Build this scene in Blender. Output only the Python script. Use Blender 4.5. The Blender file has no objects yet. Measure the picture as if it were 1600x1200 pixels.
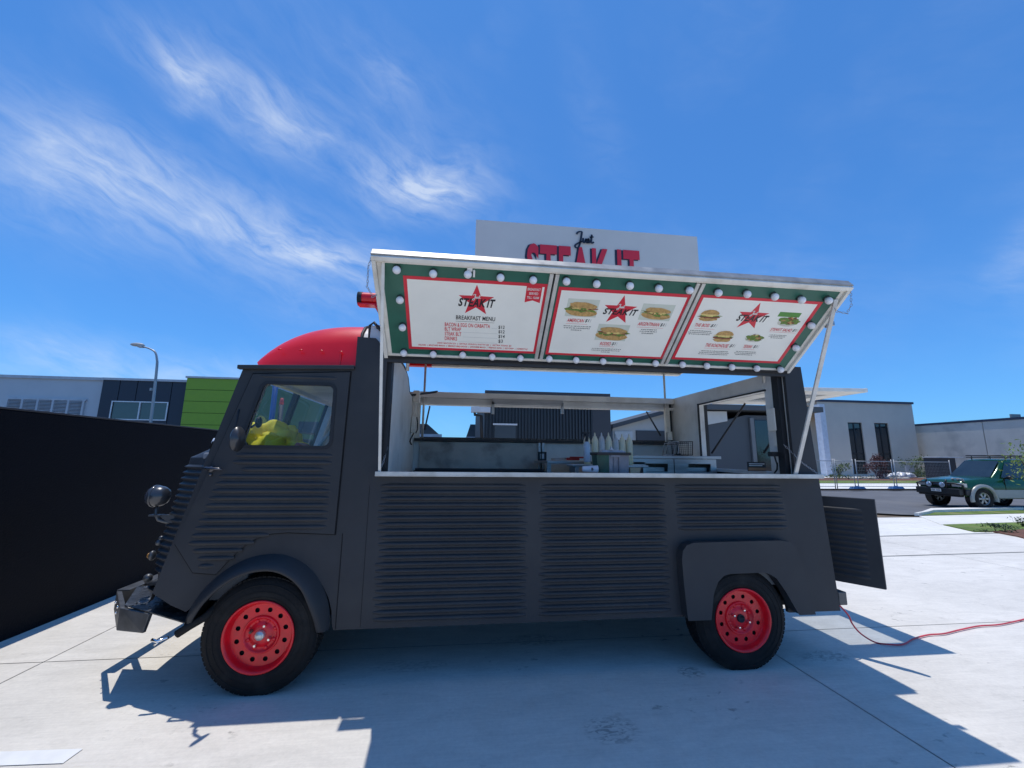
import bpy, math, random
from mathutils import Vector, Matrix, Euler, noise
PI = math.pi
C = bpy.context.scene
COL = C.collection
rnd = random.Random(7)

# ------------------------------------------------------------------ camera
F = 650.0                      # focal length in pixels of the 1600 px wide frame
HC = 1.40                      # camera height
def _n(v): return Vector(v).normalized()
VX = _n((6282-800, 774-600, F))
VZ = Vector((843-800, -3150-600, F)).normalized(); VZ = (VZ - VX*VX.dot(VZ)).normalized()
VY = VZ.cross(VX)
if VY.z < 0: VY = -VY
CAM = Vector((0, 0, HC))
cam_d = bpy.data.cameras.new('camera'); cam = bpy.data.objects.new('camera', cam_d); COL.objects.link(cam)
cam_d.sensor_width = 36; cam_d.lens = F/1600*36; cam_d.clip_start = 0.05; cam_d.clip_end = 3000
def _w(v): return Vector((VX.dot(v), VY.dot(v), VZ.dot(v)))
cx_, cy_, cz_ = _w(Vector((1,0,0))), _w(Vector((0,-1,0))), _w(Vector((0,0,-1)))
cam.matrix_world = Matrix(((cx_.x,cy_.x,cz_.x,0),(cx_.y,cy_.y,cz_.y,0),(cx_.z,cy_.z,cz_.z,HC),(0,0,0,1)))
C.camera = cam
# measuring helpers used to place things at their real distance
def ray(px, py): return _w(_n((px-800, py-600, F)))
def onz(px, py, z=0.0): r = ray(px, py); return CAM + r*((z-HC)/r.z)
def ony(px, py, y): r = ray(px, py); return CAM + r*(y/r.y)
def onx(px, py, x): r = ray(px, py); return CAM + r*(x/r.x)
def onp(px, py, p, n): r = ray(px, py); return CAM + r*((p-CAM).dot(n)/r.dot(n))

# ------------------------------------------------------------------ light
SUN = Vector((-0.065, 0.138, 1.0)).normalized()
sun_el = math.asin(SUN.z); sun_az = math.atan2(SUN.x, SUN.y)
sd = bpy.data.lights.new('sun', 'SUN'); sd.energy = 3.1; sd.angle = math.radians(0.5); sd.color = (1, 0.965, 0.91)
so = bpy.data.objects.new('sun', sd); COL.objects.link(so); so.location = (0, 0, 30)
so.rotation_euler = SUN.to_track_quat('Z', 'Y').to_euler()

W = bpy.data.worlds.new('World'); C.world = W; W.use_nodes = True
wn = W.node_tree; wn.nodes.clear()
def N(nt, t, **k):
    n = nt.nodes.new(t)
    for a, b in k.items(): setattr(n, a, b)
    return n
def L(nt, a, b): nt.links.new(a, b)
def M_(nt, op, a, b=None, c=None, clamp=False):
    n = N(nt, 'ShaderNodeMath', operation=op); n.use_clamp = clamp
    for i, v in enumerate((a, b, c)):
        if v is None: continue
        if isinstance(v, (int, float)): n.inputs[i].default_value = v
        else: L(nt, v, n.inputs[i])
    return n.outputs[0]
sky = N(wn, 'ShaderNodeTexSky', sky_type='NISHITA'); sky.sun_disc = False
sky.sun_elevation = sun_el; sky.sun_rotation = sun_az; sky.air_density = 1.0; sky.dust_density = 0.25; sky.ozone_density = 3.0; sky.altitude = 0
s0 = N(wn, 'ShaderNodeVectorMath', operation='SCALE'); s0.inputs['Scale'].default_value = 0.115; L(wn, sky.outputs[0], s0.inputs[0])
gm = N(wn, 'ShaderNodeGamma'); gm.inputs[1].default_value = 0.76; L(wn, s0.outputs[0], gm.inputs[0])
s1 = N(wn, 'ShaderNodeVectorMath', operation='MULTIPLY'); s1.inputs[1].default_value = (.31/.15, .73/.15, 1.26/.15); L(wn, gm.outputs[0], s1.inputs[0])
tc = N(wn, 'ShaderNodeTexCoord'); sep = N(wn, 'ShaderNodeSeparateXYZ'); L(wn, tc.outputs['Generated'], sep.inputs[0])
az = M_(wn, 'ARCTAN2', sep.outputs[0], sep.outputs[1]); el = M_(wn, 'ARCSINE', sep.outputs[2])
def azel(px, py): r = ray(px, py); return math.atan2(r.x, r.y), math.asin(r.z)
def wisp(px0, py0, px1, py1, wpx, amp):
    """one streak of cirrus: a soft long ellipse in azimuth and elevation"""
    a0, e0 = azel(px0, py0); a1, e1 = azel(px1, py1)
    ca, ce = (a0+a1)/2, (e0+e1)/2; ln = math.hypot(a1-a0, e1-e0)/2; th = math.atan2(e1-e0, a1-a0); wd = wpx/650
    da = M_(wn, 'SUBTRACT', warp_a, ca); de = M_(wn, 'SUBTRACT', warp_e, ce)
    u = M_(wn, 'ADD', M_(wn, 'MULTIPLY', da, math.cos(th)/ln), M_(wn, 'MULTIPLY', de, math.sin(th)/ln))
    v = M_(wn, 'ADD', M_(wn, 'MULTIPLY', da, -math.sin(th)/wd), M_(wn, 'MULTIPLY', de, math.cos(th)/wd))
    r2 = M_(wn, 'ADD', M_(wn, 'MULTIPLY', u, u), M_(wn, 'MULTIPLY', v, v))
    return M_(wn, 'MULTIPLY', M_(wn, 'EXPONENT', M_(wn, 'MULTIPLY', r2, -1.3)), amp)
nz = N(wn, 'ShaderNodeTexNoise'); nz.inputs['Scale'].default_value = 5; nz.inputs['Detail'].default_value = 4
L(wn, tc.outputs['Generated'], nz.inputs['Vector'])
sc = N(wn, 'ShaderNodeSeparateColor'); L(wn, nz.outputs['Color'], sc.inputs[0])
warp_a = M_(wn, 'ADD', az, M_(wn, 'MULTIPLY', M_(wn, 'SUBTRACT', sc.outputs[0], 0.5), 0.12))
warp_e = M_(wn, 'ADD', el, M_(wn, 'MULTIPLY', M_(wn, 'SUBTRACT', sc.outputs[1], 0.5), 0.10))
tot = None
for w in ((-60,225,330,330,58,1.0),(250,300,640,440,46,.95),(350,360,600,425,16,.5),(160,40,400,150,30,.7),(230,85,330,130,13,.6),(350,165,520,210,38,.8),(540,265,770,300,46,1.15),
          (640,285,740,295,18,.5),(570,100,640,140,20,.28),(245,150,310,165,12,.35),(-80,560,600,600,30,.65),(-40,515,260,560,22,.35),(980,420,1400,470,60,.18),(1560,360,1700,380,60,.35),(300,430,620,500,50,.2),
          (1640,480,1800,540,50,.3),(420,40,760,210,70,.2),(880,20,980,330,40,.10)):
    o = wisp(*w); tot = o if tot is None else M_(wn, 'ADD', tot, o)
# fibres along the streak direction
cmb = N(wn, 'ShaderNodeCombineXYZ'); th = math.radians(-18)
ua = M_(wn, 'ADD', M_(wn, 'MULTIPLY', warp_a, math.cos(th)), M_(wn, 'MULTIPLY', warp_e, math.sin(th)))
va = M_(wn, 'ADD', M_(wn, 'MULTIPLY', warp_a, -math.sin(th)), M_(wn, 'MULTIPLY', warp_e, math.cos(th)))
L(wn, M_(wn, 'MULTIPLY', ua, 6.0), cmb.inputs[0]); L(wn, M_(wn, 'MULTIPLY', va, 19.0), cmb.inputs[1])
fb = N(wn, 'ShaderNodeTexNoise'); fb.inputs['Scale'].default_value = 1.6; fb.inputs['Detail'].default_value = 9; fb.inputs['Roughness'].default_value = .62; fb.inputs['Distortion'].default_value = .35
L(wn, cmb.outputs[0], fb.inputs['Vector'])
fbv = M_(wn, 'MULTIPLY', M_(wn, 'SUBTRACT', fb.outputs[0], 0.24), 2.0, clamp=True)
base = M_(wn, 'MULTIPLY', M_(wn, 'SUBTRACT', nz.outputs[0], 0.50), 0.35, clamp=True)
cl = M_(wn, 'MULTIPLY', M_(wn, 'ADD', tot, base), fbv, clamp=True)
mx = N(wn, 'ShaderNodeMix', data_type='RGBA'); mx.inputs['B'].default_value = (5.6, 6.1, 6.7, 1)
L(wn, M_(wn, 'MULTIPLY', cl, 0.62), mx.inputs['Factor']); L(wn, s1.outputs[0], mx.inputs['A'])
bg = N(wn, 'ShaderNodeBackground'); bg.inputs['Strength'].default_value = 0.15; L(wn, mx.outputs['Result'], bg.inputs['Color'])
wo = N(wn, 'ShaderNodeOutputWorld'); L(wn, bg.outputs[0], wo.inputs['Surface'])
C.view_settings.view_transform = 'Standard'; C.view_settings.look = 'None'; C.view_settings.exposure = 0.0; C.view_settings.gamma = 1
C.view_settings.use_curve_mapping = False
C.render.engine = 'CYCLES'; C.cycles.max_bounces = 8; C.cycles.transparent_max_bounces = 12

# ------------------------------------------------------------------ materials
MATS = {}
def mat(name, col, rough=.6, metal=0, var=.12, vs=3.0, bump=0, bs=60, spec=.5, stretch=None, stain=None, coat=0):
    """principled surface with noise in colour, roughness and relief"""
    if name in MATS: return MATS[name]
    m = bpy.data.materials.new(name); m.use_nodes = True; nt = m.node_tree; b = nt.nodes['Principled BSDF']
    b.inputs['Roughness'].default_value = rough; b.inputs['Metallic'].default_value = metal
    b.inputs['Specular IOR Level'].default_value = spec
    if coat: b.inputs['Coat Weight'].default_value = coat; b.inputs['Coat Roughness'].default_value = .08
    t = N(nt, 'ShaderNodeTexCoord'); mp = N(nt, 'ShaderNodeMapping'); L(nt, t.outputs['Object'], mp.inputs[0])
    if stretch: mp.inputs['Scale'].default_value = stretch
    n = N(nt, 'ShaderNodeTexNoise'); n.inputs['Scale'].default_value = vs; n.inputs['Detail'].default_value = 8; n.inputs['Roughness'].default_value = .6
    L(nt, mp.outputs[0], n.inputs['Vector'])
    r = N(nt, 'ShaderNodeValToRGB'); r.color_ramp.elements[0].position = .3; r.color_ramp.elements[1].position = .72
    r.color_ramp.elements[0].color = tuple(c*(1-var) for c in col)+(1,); r.color_ramp.elements[1].color = tuple(min(1, c*(1+var)) for c in col)+(1,)
    L(nt, n.outputs[0], r.inputs[0]); out = r.outputs[0]
    if stain:
        scol, sscale, samt = stain
        n2 = N(nt, 'ShaderNodeTexNoise'); n2.inputs['Scale'].default_value = sscale; n2.inputs['Detail'].default_value = 7; L(nt, t.outputs['Object'], n2.inputs['Vector'])
        f = M_(nt, 'MULTIPLY', M_(nt, 'SUBTRACT', n2.outputs[0], .52), 5*samt, clamp=True)
        x = N(nt, 'ShaderNodeMix', data_type='RGBA'); x.inputs['B'].default_value = tuple(scol)+(1,); L(nt, f, x.inputs['Factor']); L(nt, out, x.inputs['A']); out = x.outputs['Result']
    L(nt, out, b.inputs['Base Color'])
    rr = M_(nt, 'ADD', M_(nt, 'MULTIPLY', M_(nt, 'SUBTRACT', n.outputs[0], .5), .3), rough, clamp=True); L(nt, rr, b.inputs['Roughness'])
    if bump:
        n3 = N(nt, 'ShaderNodeTexNoise'); n3.inputs['Scale'].default_value = bs; n3.inputs['Detail'].default_value = 4; L(nt, mp.outputs[0], n3.inputs['Vector'])
        bp = N(nt, 'ShaderNodeBump'); bp.inputs['Strength'].default_value = bump; bp.inputs['Distance'].default_value = .01
        L(nt, n3.outputs[0], bp.inputs['Height']); L(nt, bp.outputs[0], b.inputs['Normal'])
    MATS[name] = m; return m
def glass(name, tint, alpha, rough=.03, body=0.0, bodycol=(.6,.7,.8)):
    """thin pane: mostly see-through with a mirror film and an optional milky diffuse layer"""
    m = bpy.data.materials.new(name); m.use_nodes = True; nt = m.node_tree; nt.nodes.clear()
    o = N(nt, 'ShaderNodeOutputMaterial'); tr = N(nt, 'ShaderNodeBsdfTransparent'); tr.inputs[0].default_value = tuple(tint)+(1,)
    gl = N(nt, 'ShaderNodeBsdfGlossy'); gl.inputs['Roughness'].default_value = rough
    fr = N(nt, 'ShaderNodeFresnel'); fr.inputs[0].default_value = 1.35
    a = N(nt, 'ShaderNodeMixShader'); L(nt, M_(nt, 'ADD', fr.outputs[0], alpha, clamp=True), a.inputs[0]); L(nt, tr.outputs[0], a.inputs[1]); L(nt, gl.outputs[0], a.inputs[2])
    if body:
        d = N(nt, 'ShaderNodeBsdfDiffuse'); d.inputs[0].default_value = tuple(bodycol)+(1,); b = N(nt, 'ShaderNodeMixShader'); b.inputs[0].default_value = body
        L(nt, a.outputs[0], b.inputs[1]); L(nt, d.outputs[0], b.inputs[2]); L(nt, b.outputs[0], o.inputs[0])
    else: L(nt, a.outputs[0], o.inputs[0])
    MATS[name] = m; return m
BLACKP = mat('charcoal_paint', (.046,.047,.050), .50, var=.18, vs=1.6, bump=.30, bs=7, spec=.22, stain=((.072,.070,.067),2.2,.45))
BLACKD = mat('black_rubber_trim', (.012,.013,.016), .6)
SEAM = mat('seam_black', (.004,.004,.005), .9)
REDP = mat('red_gloss_paint', (.86,.003,.010), .34, var=.07, vs=2, coat=.2)
REDW = mat('red_wheel_paint', (.84,.006,.018), .36, var=.16, vs=9, coat=.2, stain=((.40,.02,.025),14,.3))
TYRE = mat('tyre_rubber', (.010,.010,.0105), .75, var=.35, vs=12, bump=.4, bs=45, spec=.3, stain=((.05,.045,.038),6,.45))
ALU = mat('worn_aluminium', (.62,.60,.55), .42, .25, var=.18, vs=9, bump=.1, stain=((.40,.36,.28),8,.5))
ALUC = mat('cream_frame', (.80,.77,.69), .5, 0, var=.12, vs=5, stain=((.45,.36,.26),9,.35))
CHROME = mat('chrome', (.8,.8,.8), .15, 1, var=.05)
STEEL = mat('stainless_steel', (.42,.42,.43), .36, .9, var=.2, vs=4, stretch=(1,1,12))
SOOT = mat('sooty_splashback', (.42,.39,.35), .45, .25, var=.2, vs=3, stain=((.05,.045,.04),3.2,.8))
WHITEI = mat('white_lining', (.80,.79,.75), .5, var=.1, vs=3, stain=((.36,.34,.3),4,.4))
GREYI = mat('grey_lining', (.40,.41,.42), .6, var=.12)
GREEN = mat('green_board', (.022,.125,.085), .42, var=.16, vs=7, stain=((.06,.17,.12),3,.5))
BOARDW = mat('menu_white', (.93,.92,.84), .4, var=.035, vs=5)
MRED = mat('menu_red', (.72,.028,.05), .4, var=.06)
MBLK = mat('menu_black', (.018,.018,.02), .4, var=.05)
MFAINT = mat('menu_faint', (.50,.51,.49), .5, var=.05)
MWHT = mat('menu_print_white', (.80,.78,.74), .5, var=.04)
BULB = mat('opal_bulb', (.84,.84,.86), .22, var=.03, coat=.3)
DARKIN = mat('underbody', (.01,.01,.01), .9)
SIGNG = mat('sign_grey', (.66,.63,.58), .5, var=.05, vs=2)
SIGNN = mat('sign_navy', (.02,.028,.05), .5)
GLASS = glass('van_glass', (.96,.97,.98), .0, body=.008, bodycol=(.7,.8,.9))
WSCREEN = glass('windscreen_glass', (.84,.90,.97), .06, body=.04, bodycol=(.16,.24,.36))  # bluish diffuse layer paints the milky reflected haze into the pane
DGLASS = mat('dark_window', (.012,.018,.022), .06, var=.2, spec=.9)

# ------------------------------------------------------------------ mesh helpers
class MB:
    def __init__(s): s.v = []; s.f = []; s.m = []; s.sm = []
    def add(s, vs, fs, mi=0, smooth=False):
        b = len(s.v); s.v += [tuple(v) for v in vs]
        for f in fs: s.f.append([b+i for i in f]); s.m.append(mi); s.sm.append(smooth)
        return s
    def box(s, a, b, mi=0, rot=None, piv=None):
        x0,y0,z0 = a; x1,y1,z1 = b
        v = [Vector(p) for p in ((x0,y0,z0),(x1,y0,z0),(x1,y1,z0),(x0,y1,z0),(x0,y0,z1),(x1,y0,z1),(x1,y1,z1),(x0,y1,z1))]
        if rot is not None:
            c = Vector(piv) if piv is not None else sum(v, Vector())/8
            v = [rot @ (p-c) + c for p in v]
        return s.add(v, ((0,3,2,1),(4,5,6,7),(0,1,5,4),(1,2,6,5),(2,3,7,6),(3,0,4,7)), mi)
    def hexa(s, lo, hi, mi=0):
        """eight corners: four of the lower ring, four of the upper"""
        return s.add(list(lo)+list(hi), ((0,3,2,1),(4,5,6,7),(0,1,5,4),(1,2,6,5),(2,3,7,6),(3,0,4,7)), mi)
    def prism(s, poly, ext, mi=0):
        n = len(poly); e = Vector(ext); a = [Vector(p) for p in poly]; b = [p+e for p in a]
        fs = [tuple(range(n))[::-1], tuple(range(n, 2*n))] + [(i, (i+1) % n, n+(i+1) % n, n+i) for i in range(n)]
        return s.add(a+b, fs, mi)
    def tube(s, path, r, n=8, mi=0, cap=True, smooth=True):
        path = [Vector(p) for p in path]; R = r if isinstance(r, (list, tuple)) else [r]*len(path)
        vs = []; up = None
        for i, p in enumerate(path):
            t = (path[min(i+1, len(path)-1)] - path[max(i-1, 0)]).normalized()
            if up is None: up = t.orthogonal().normalized()
            up = (up - t*up.dot(t)).normalized(); sd_ = t.cross(up)
            for k in range(n):
                a = 2*PI*k/n; vs.append(p + (up*math.cos(a)+sd_*math.sin(a))*R[i])
        fs = []
        for i in range(len(path)-1):
            for k in range(n): fs.append((i*n+k, i*n+(k+1) % n, (i+1)*n+(k+1) % n, (i+1)*n+k))
        s.add(vs, fs, mi, smooth)
        if cap:
            b = len(s.v)-len(vs)
            s.f.append([b+k for k in range(n)][::-1]); s.m.append(mi); s.sm.append(False)
            s.f.append([b+(len(path)-1)*n+k for k in range(n)]); s.m.append(mi); s.sm.append(False)
        return s
    def lathe(s, prof, o, ax, n=32, mi=0, smooth=True, ang=2*PI):
        """prof: list of (r, h) round axis ax through o"""
        ax = Vector(ax).normalized(); u = ax.orthogonal().normalized(); w = ax.cross(u); o = Vector(o); vs = []
        for r, h in prof:
            for k in range(n): a = ang*k/n; vs.append(o + ax*h + (u*math.cos(a)+w*math.sin(a))*r)
        fs = []
        for i in range(len(prof)-1):
            for k in range(n): fs.append((i*n+k, i*n+(k+1) % n, (i+1)*n+(k+1) % n, (i+1)*n+k))
        return s.add(vs, fs, mi, smooth)
    def ball(s, o, r, n=12, mi=0, sq=(1,1,1)):
        o = Vector(o); vs = []; fs = []; m = n//2+1
        for i in range(m+1):
            t = PI*i/m
            for k in range(n): a = 2*PI*k/n; vs.append(o+Vector((math.sin(t)*math.cos(a)*r*sq[0], math.sin(t)*math.sin(a)*r*sq[1], math.cos(t)*r*sq[2])))
        for i in range(m):
            for k in range(n): fs.append((i*n+k, (i+1)*n+k, (i+1)*n+(k+1) % n, i*n+(k+1) % n))
        return s.add(vs, fs, mi, True)
    def grid(s, fn, nu, nv, mi=0, smooth=True):
        vs = [fn(i/nu, j/nv) for j in range(nv+1) for i in range(nu+1)]
        fs = [(j*(nu+1)+i, j*(nu+1)+i+1, (j+1)*(nu+1)+i+1, (j+1)*(nu+1)+i) for j in range(nv) for i in range(nu)]
        return s.add(vs, fs, mi, smooth)
    def bead(s, x0, x1, z, y, w, h, mi=0, skew=0):
        """pressed rib on a wall that faces -Y, ends running out"""
        def fn(u, v):
            e = min(1, u/.05*(x1-x0)*1.2, (1-u)/.05*(x1-x0)*1.2); e = math.sin(e*PI/2)
            a = (v-.5)*2; return (x0+(x1-x0)*u, y-h*e*(1-a*a)**.7 if abs(a) < 1 else y+.001, z+a*w/2*(.55+.45*e)+skew*u)
        return s.grid(fn, 16, 8, mi)
    def build(s, name, mats, parent=None, bevel=0, loc=None, fixn=False):
        me = bpy.data.meshes.new(name)
        mats = mats if isinstance(mats, (list, tuple)) else [mats]
        o0 = Vector(loc) if loc is not None else Vector((0,0,0))
        me.from_pydata([tuple(Vector(v)-o0) for v in s.v], [], s.f)
        for m in mats: me.materials.append(m)
        me.polygons.foreach_set('material_index', s.m); me.polygons.foreach_set('use_smooth', s.sm); me.update()
        o = bpy.data.objects.new(name, me); COL.objects.link(o); o.location = o0
        if parent is not None: setpar(o, parent)
        if bevel:
            b = o.modifiers.new('bevel', 'BEVEL'); b.width = bevel; b.segments = 2; b.limit_method = 'ANGLE'; b.angle_limit = math.radians(40)
        return o
WL = {}
def setpar(o, p):
    o.parent = p
    t = WL.get(p.name, Vector((0,0,0)) + p.location if p.parent is None else Vector((0,0,0)))
    q = p; w = Vector((0,0,0))
    o.matrix_parent_inverse = Matrix.Translation(-wl(p))
def wl(o):
    """world position of an object while the scene is laid out (no rotations on parents at that time)"""
    if o.parent is None: return Vector(o.location)
    return wl(o.parent) + o.matrix_parent_inverse.translation + o.location
def tag(o, label=None, cat=None, group=None, kind=None):
    if label: o['label'] = label
    if cat: o['category'] = cat
    if group: o['group'] = group
    if kind: o['kind'] = kind
    return o
def thing(name, label, cat, loc=(0,0,0), group=None, rz=0):
    o = bpy.data.objects.new(name, None); COL.objects.link(o); o.location = loc; o.rotation_euler.z = rz; o.empty_display_size = .2
    return tag(o, label, cat, group)
def inst(name, src, parent, loc, rot=None):
    o = bpy.data.objects.new(name, src.data); COL.objects.link(o); o.location = loc
    if rot is not None: o.rotation_euler = rot
    for md in src.modifiers:
        if md.type == 'BEVEL':
            b = o.modifiers.new('bevel', 'BEVEL'); b.width = md.width; b.segments = md.segments; b.limit_method = 'ANGLE'
    if parent is not None: setpar(o, parent)
    return o
def copy_tree(o, parent=None):
    c = o.copy(); COL.objects.link(c)
    if parent is not None: c.parent = parent
    for ch in [x for x in bpy.data.objects if x.parent == o]: copy_tree(ch, c)
    return c
def curve_mesh(splines, extrude):
    cu = bpy.data.curves.new('tmp', 'CURVE'); cu.dimensions = '2D'; cu.fill_mode = 'BOTH'; cu.extrude = extrude
    for sp in splines:
        s = cu.splines.new('POLY'); s.points.add(len(sp)-1); s.use_cyclic_u = True
        for i, p in enumerate(sp): s.points[i].co = (p[0], p[1], 0, 1)
    o = bpy.data.objects.new('tmp', cu); COL.objects.link(o)
    me = bpy.data.meshes.new_from_object(o.evaluated_get(bpy.context.evaluated_depsgraph_get()))
    vs = [v.co.copy() for v in me.vertices]; fs = [tuple(p.vertices) for p in me.polygons]
    bpy.data.objects.remove(o); bpy.data.curves.remove(cu); bpy.data.meshes.remove(me)
    return vs, fs
def plate(mb, outer, holes, frame, th, mi=0):
    """flat sheet with holes; frame maps (a, b, depth) to a world point; front face at depth 0, back at th"""
    vs, fs = curve_mesh([outer]+list(holes), th/2)
    return mb.add([frame(v.x, v.y, th/2 - v.z) for v in vs], fs, mi)
def rrect(x0, z0, x1, z1, r=.04, n=5, skew=0):
    """rounded rectangle; skew moves the top-left corner right"""
    out = []
    for cx, cz, a0 in ((x1-r, z0+r, -90), (x1-r, z1-r, 0), (x0+r+skew, z1-r, 90), (x0+r, z0+r, 180)):
        for k in range(n+1): a = math.radians(a0+90*k/n); out.append((cx+r*math.cos(a), cz+r*math.sin(a)))
    return out
TXT = {}
def text_mesh(s, bold=0.0, shear=0.0):
    k = (s, bold, shear)
    if k in TXT: return TXT[k]
    cu = bpy.data.curves.new('tmp', 'FONT'); cu.body = s; cu.offset = bold; cu.shear = shear; cu.resolution_u = 3; cu.fill_mode = 'FRONT'; cu.space_character = 1.0+bold*3
    o = bpy.data.objects.new('tmp', cu); COL.objects.link(o)
    me = bpy.data.meshes.new_from_object(o.evaluated_get(bpy.context.evaluated_depsgraph_get()))
    vs = [v.co.copy() for v in me.vertices]; fs = [tuple(p.vertices) for p in me.polygons]
    bpy.data.objects.remove(o); bpy.data.curves.remove(cu); bpy.data.meshes.remove(me)
    x0 = min(v.x for v in vs); x1 = max(v.x for v in vs); y0 = min(v.y for v in vs); y1 = max(v.y for v in vs)
    vs = [((v.x-x0)/(x1-x0), (v.y-y0)/(y1-y0)) for v in vs]
    TXT[k] = (vs, fs); return TXT[k]
def put_text(mb, s, u0, u1, v0, v1, fr, mi, bold=.02, shear=0, lift=.003):
    vs, fs = text_mesh(s, bold, shear)
    mb.add([fr(u0+(u1-u0)*x, v0+(v1-v0)*y, -lift) for x, y in vs], fs, mi)

# ------------------------------------------------------------------ ground
def gz(y):            # the forecourt falls gently to the street
    return -.35*min(1, max(0, (y-7)/5.5))
def ong(px, py, dz=0.0):
    r = ray(px, py); p = onz(px, py, dz)
    for _ in range(30): p = onz(px, py, gz(p.y)+dz)
    return p
import bmesh
def sheet(name, poly, m, dz, parent=None, skirt=0.0):
    """ground polygon (x, y) laid on the ground profile, dz above it, with optional vertical edge"""
    bm = bmesh.new(); vs = [bm.verts.new((p[0], p[1], 0)) for p in poly]; bm.faces.new(vs)
    for yy in (7, 12.5):
        bmesh.ops.bisect_plane(bm, geom=bm.verts[:]+bm.edges[:]+bm.faces[:], plane_co=(0, yy, 0), plane_no=(0, 1, 0))
    bmesh.ops.recalc_face_normals(bm, faces=bm.faces)
    if bm.faces[:][0].normal.z < 0: bmesh.ops.reverse_faces(bm, faces=bm.faces)
    for v in bm.verts: v.co.z = gz(v.co.y)+dz
    if skirt:
        e = [x for x in bm.edges if len(x.link_faces) == 1]
        r = bmesh.ops.extrude_edge_only(bm, edges=e)
        for g in r['geom']:
            if isinstance(g, bmesh.types.BMVert): g.co.z -= skirt
    me = bpy.data.meshes.new(name); bm.to_mesh(me); bm.free(); me.materials.append(m)
    o = bpy.data.objects.new(name, me); COL.objects.link(o)
    if parent is not None: setpar(o, parent)
    return o
def concrete(name, col, patches=True):
    m = bpy.data.materials.new(name); m.use_nodes = True; nt = m.node_tree; b = nt.nodes['Principled BSDF']; b.inputs['Roughness'].default_value = .75
    b.inputs['Specular IOR Level'].default_value = .03
    t = N(nt, 'ShaderNodeTexCoord'); g = N(nt, 'ShaderNodeNewGeometry')
    def nzz(scale, stretch=(1,1,1), det=8, ro=.6, rot=0, dist=0):
        mp = N(nt, 'ShaderNodeMapping'); mp.inputs['Scale'].default_value = stretch; mp.inputs['Rotation'].default_value[2] = rot
        n = N(nt, 'ShaderNodeTexNoise'); n.inputs['Scale'].default_value = scale; n.inputs['Detail'].default_value = det; n.inputs['Roughness'].default_value = ro; n.inputs['Distortion'].default_value = dist
        L(nt, g.outputs['Position'], mp.inputs[0]); L(nt, mp.outputs[0], n.inputs['Vector']); return n.outputs[0]
    big = nzz(.45, dist=.8); mid = nzz(2.3, (1,2.2,1), rot=.25, dist=1.2); fine = nzz(38, (1,1,1), 6, .75); brush = nzz(5, (.6, 14, 1), 6, .6, rot=.12)
    v = M_(nt, 'ADD', M_(nt, 'MULTIPLY', M_(nt, 'SUBTRACT', big, .5), .42), M_(nt, 'ADD', M_(nt, 'MULTIPLY', M_(nt, 'SUBTRACT', mid, .5), .40), M_(nt, 'ADD', M_(nt, 'MULTIPLY', M_(nt, 'SUBTRACT', fine, .5), .35), M_(nt, 'MULTIPLY', M_(nt, 'SUBTRACT', brush, .5), .22))))
    v = M_(nt, 'ADD', v, 1.0)
    # scuffs and oily spots
    sp = nzz(7.5, (1,1.6,1), 5, .65, rot=.3); reg = nzz(.9, det=3)
    spot = M_(nt, 'MULTIPLY', M_(nt, 'MULTIPLY', M_(nt, 'SUBTRACT', sp, .61), 14, clamp=True), M_(nt, 'MULTIPLY', M_(nt, 'SUBTRACT', reg, .48), 7, clamp=True))
    v = M_(nt, 'MULTIPLY', v, M_(nt, 'SUBTRACT', 1.0, M_(nt, 'MULTIPLY', spot, .55)))
    if patches:
        s3 = N(nt, 'ShaderNodeSeparateXYZ'); L(nt, g.outputs['Position'], s3.inputs[0]); chk = nzz(16, (1,2.5,1), 3, .6, rot=.3, dist=1.5)
        for (cx, cy, rx, ry, amt) in TYREMARKS:
            dx = M_(nt, 'DIVIDE', M_(nt, 'SUBTRACT', s3.outputs[0], cx), rx); dy = M_(nt, 'DIVIDE', M_(nt, 'SUBTRACT', s3.outputs[1], cy), ry)
            q = M_(nt, 'MULTIPLY', M_(nt, 'SUBTRACT', 1.0, M_(nt, 'ADD', M_(nt, 'MULTIPLY', dx, dx), M_(nt, 'MULTIPLY', dy, dy))), 1.5, clamp=True)
            q = M_(nt, 'MULTIPLY', q, M_(nt, 'MULTIPLY', M_(nt, 'SUBTRACT', chk, .46), 7, clamp=True))
            v = M_(nt, 'MULTIPLY', v, M_(nt, 'SUBTRACT', 1.0, M_(nt, 'MULTIPLY', q, amt)))
    c = N(nt, 'ShaderNodeVectorMath', operation='SCALE'); c.inputs[0].default_value = col; L(nt, v, c.inputs['Scale']); L(nt, c.outputs[0], b.inputs['Base Color'])
    bp = N(nt, 'ShaderNodeBump'); bp.inputs['Strength'].default_value = .35; bp.inputs['Distance'].default_value = .004
    L(nt, M_(nt, 'ADD', fine, M_(nt, 'MULTIPLY', brush, .8)), bp.inputs['Height']); L(nt, bp.outputs[0], b.inputs['Normal'])
    MATS[name] = m; return m
TYREMARKS = []
for px, py, rx, ry, a in ((955,1140,.17,.13,.42),(1080,1050,.10,.09,.45),(830,1000,.4,.12,.3),(1290,1025,.25,.10,.35),(640,1040,.35,.10,.2),(110,885,.3,.3,.2)):
    p = onz(px, py); TYREMARKS.append((p.x, p.y, rx, ry, a))
CONC = concrete('forecourt_concrete', (.72,.675,.60))
CONC2 = concrete('path_concrete', (.78,.75,.68), False)
ASPH = mat('asphalt', (.135,.135,.14), .85, var=.18, vs=.8, bump=.5, bs=80, stain=((.19,.185,.18),.4,.4))
JOINT = mat('joint_filler', (.36,.35,.32), .9)
SOIL = mat('bare_earth', (.20,.15,.10), .95, var=.3, vs=2, bump=.5, bs=12)
MULCH = mat('bark_mulch', (.17,.075,.045), .95, var=.5, vs=14, bump=.8, bs=30)
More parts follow.
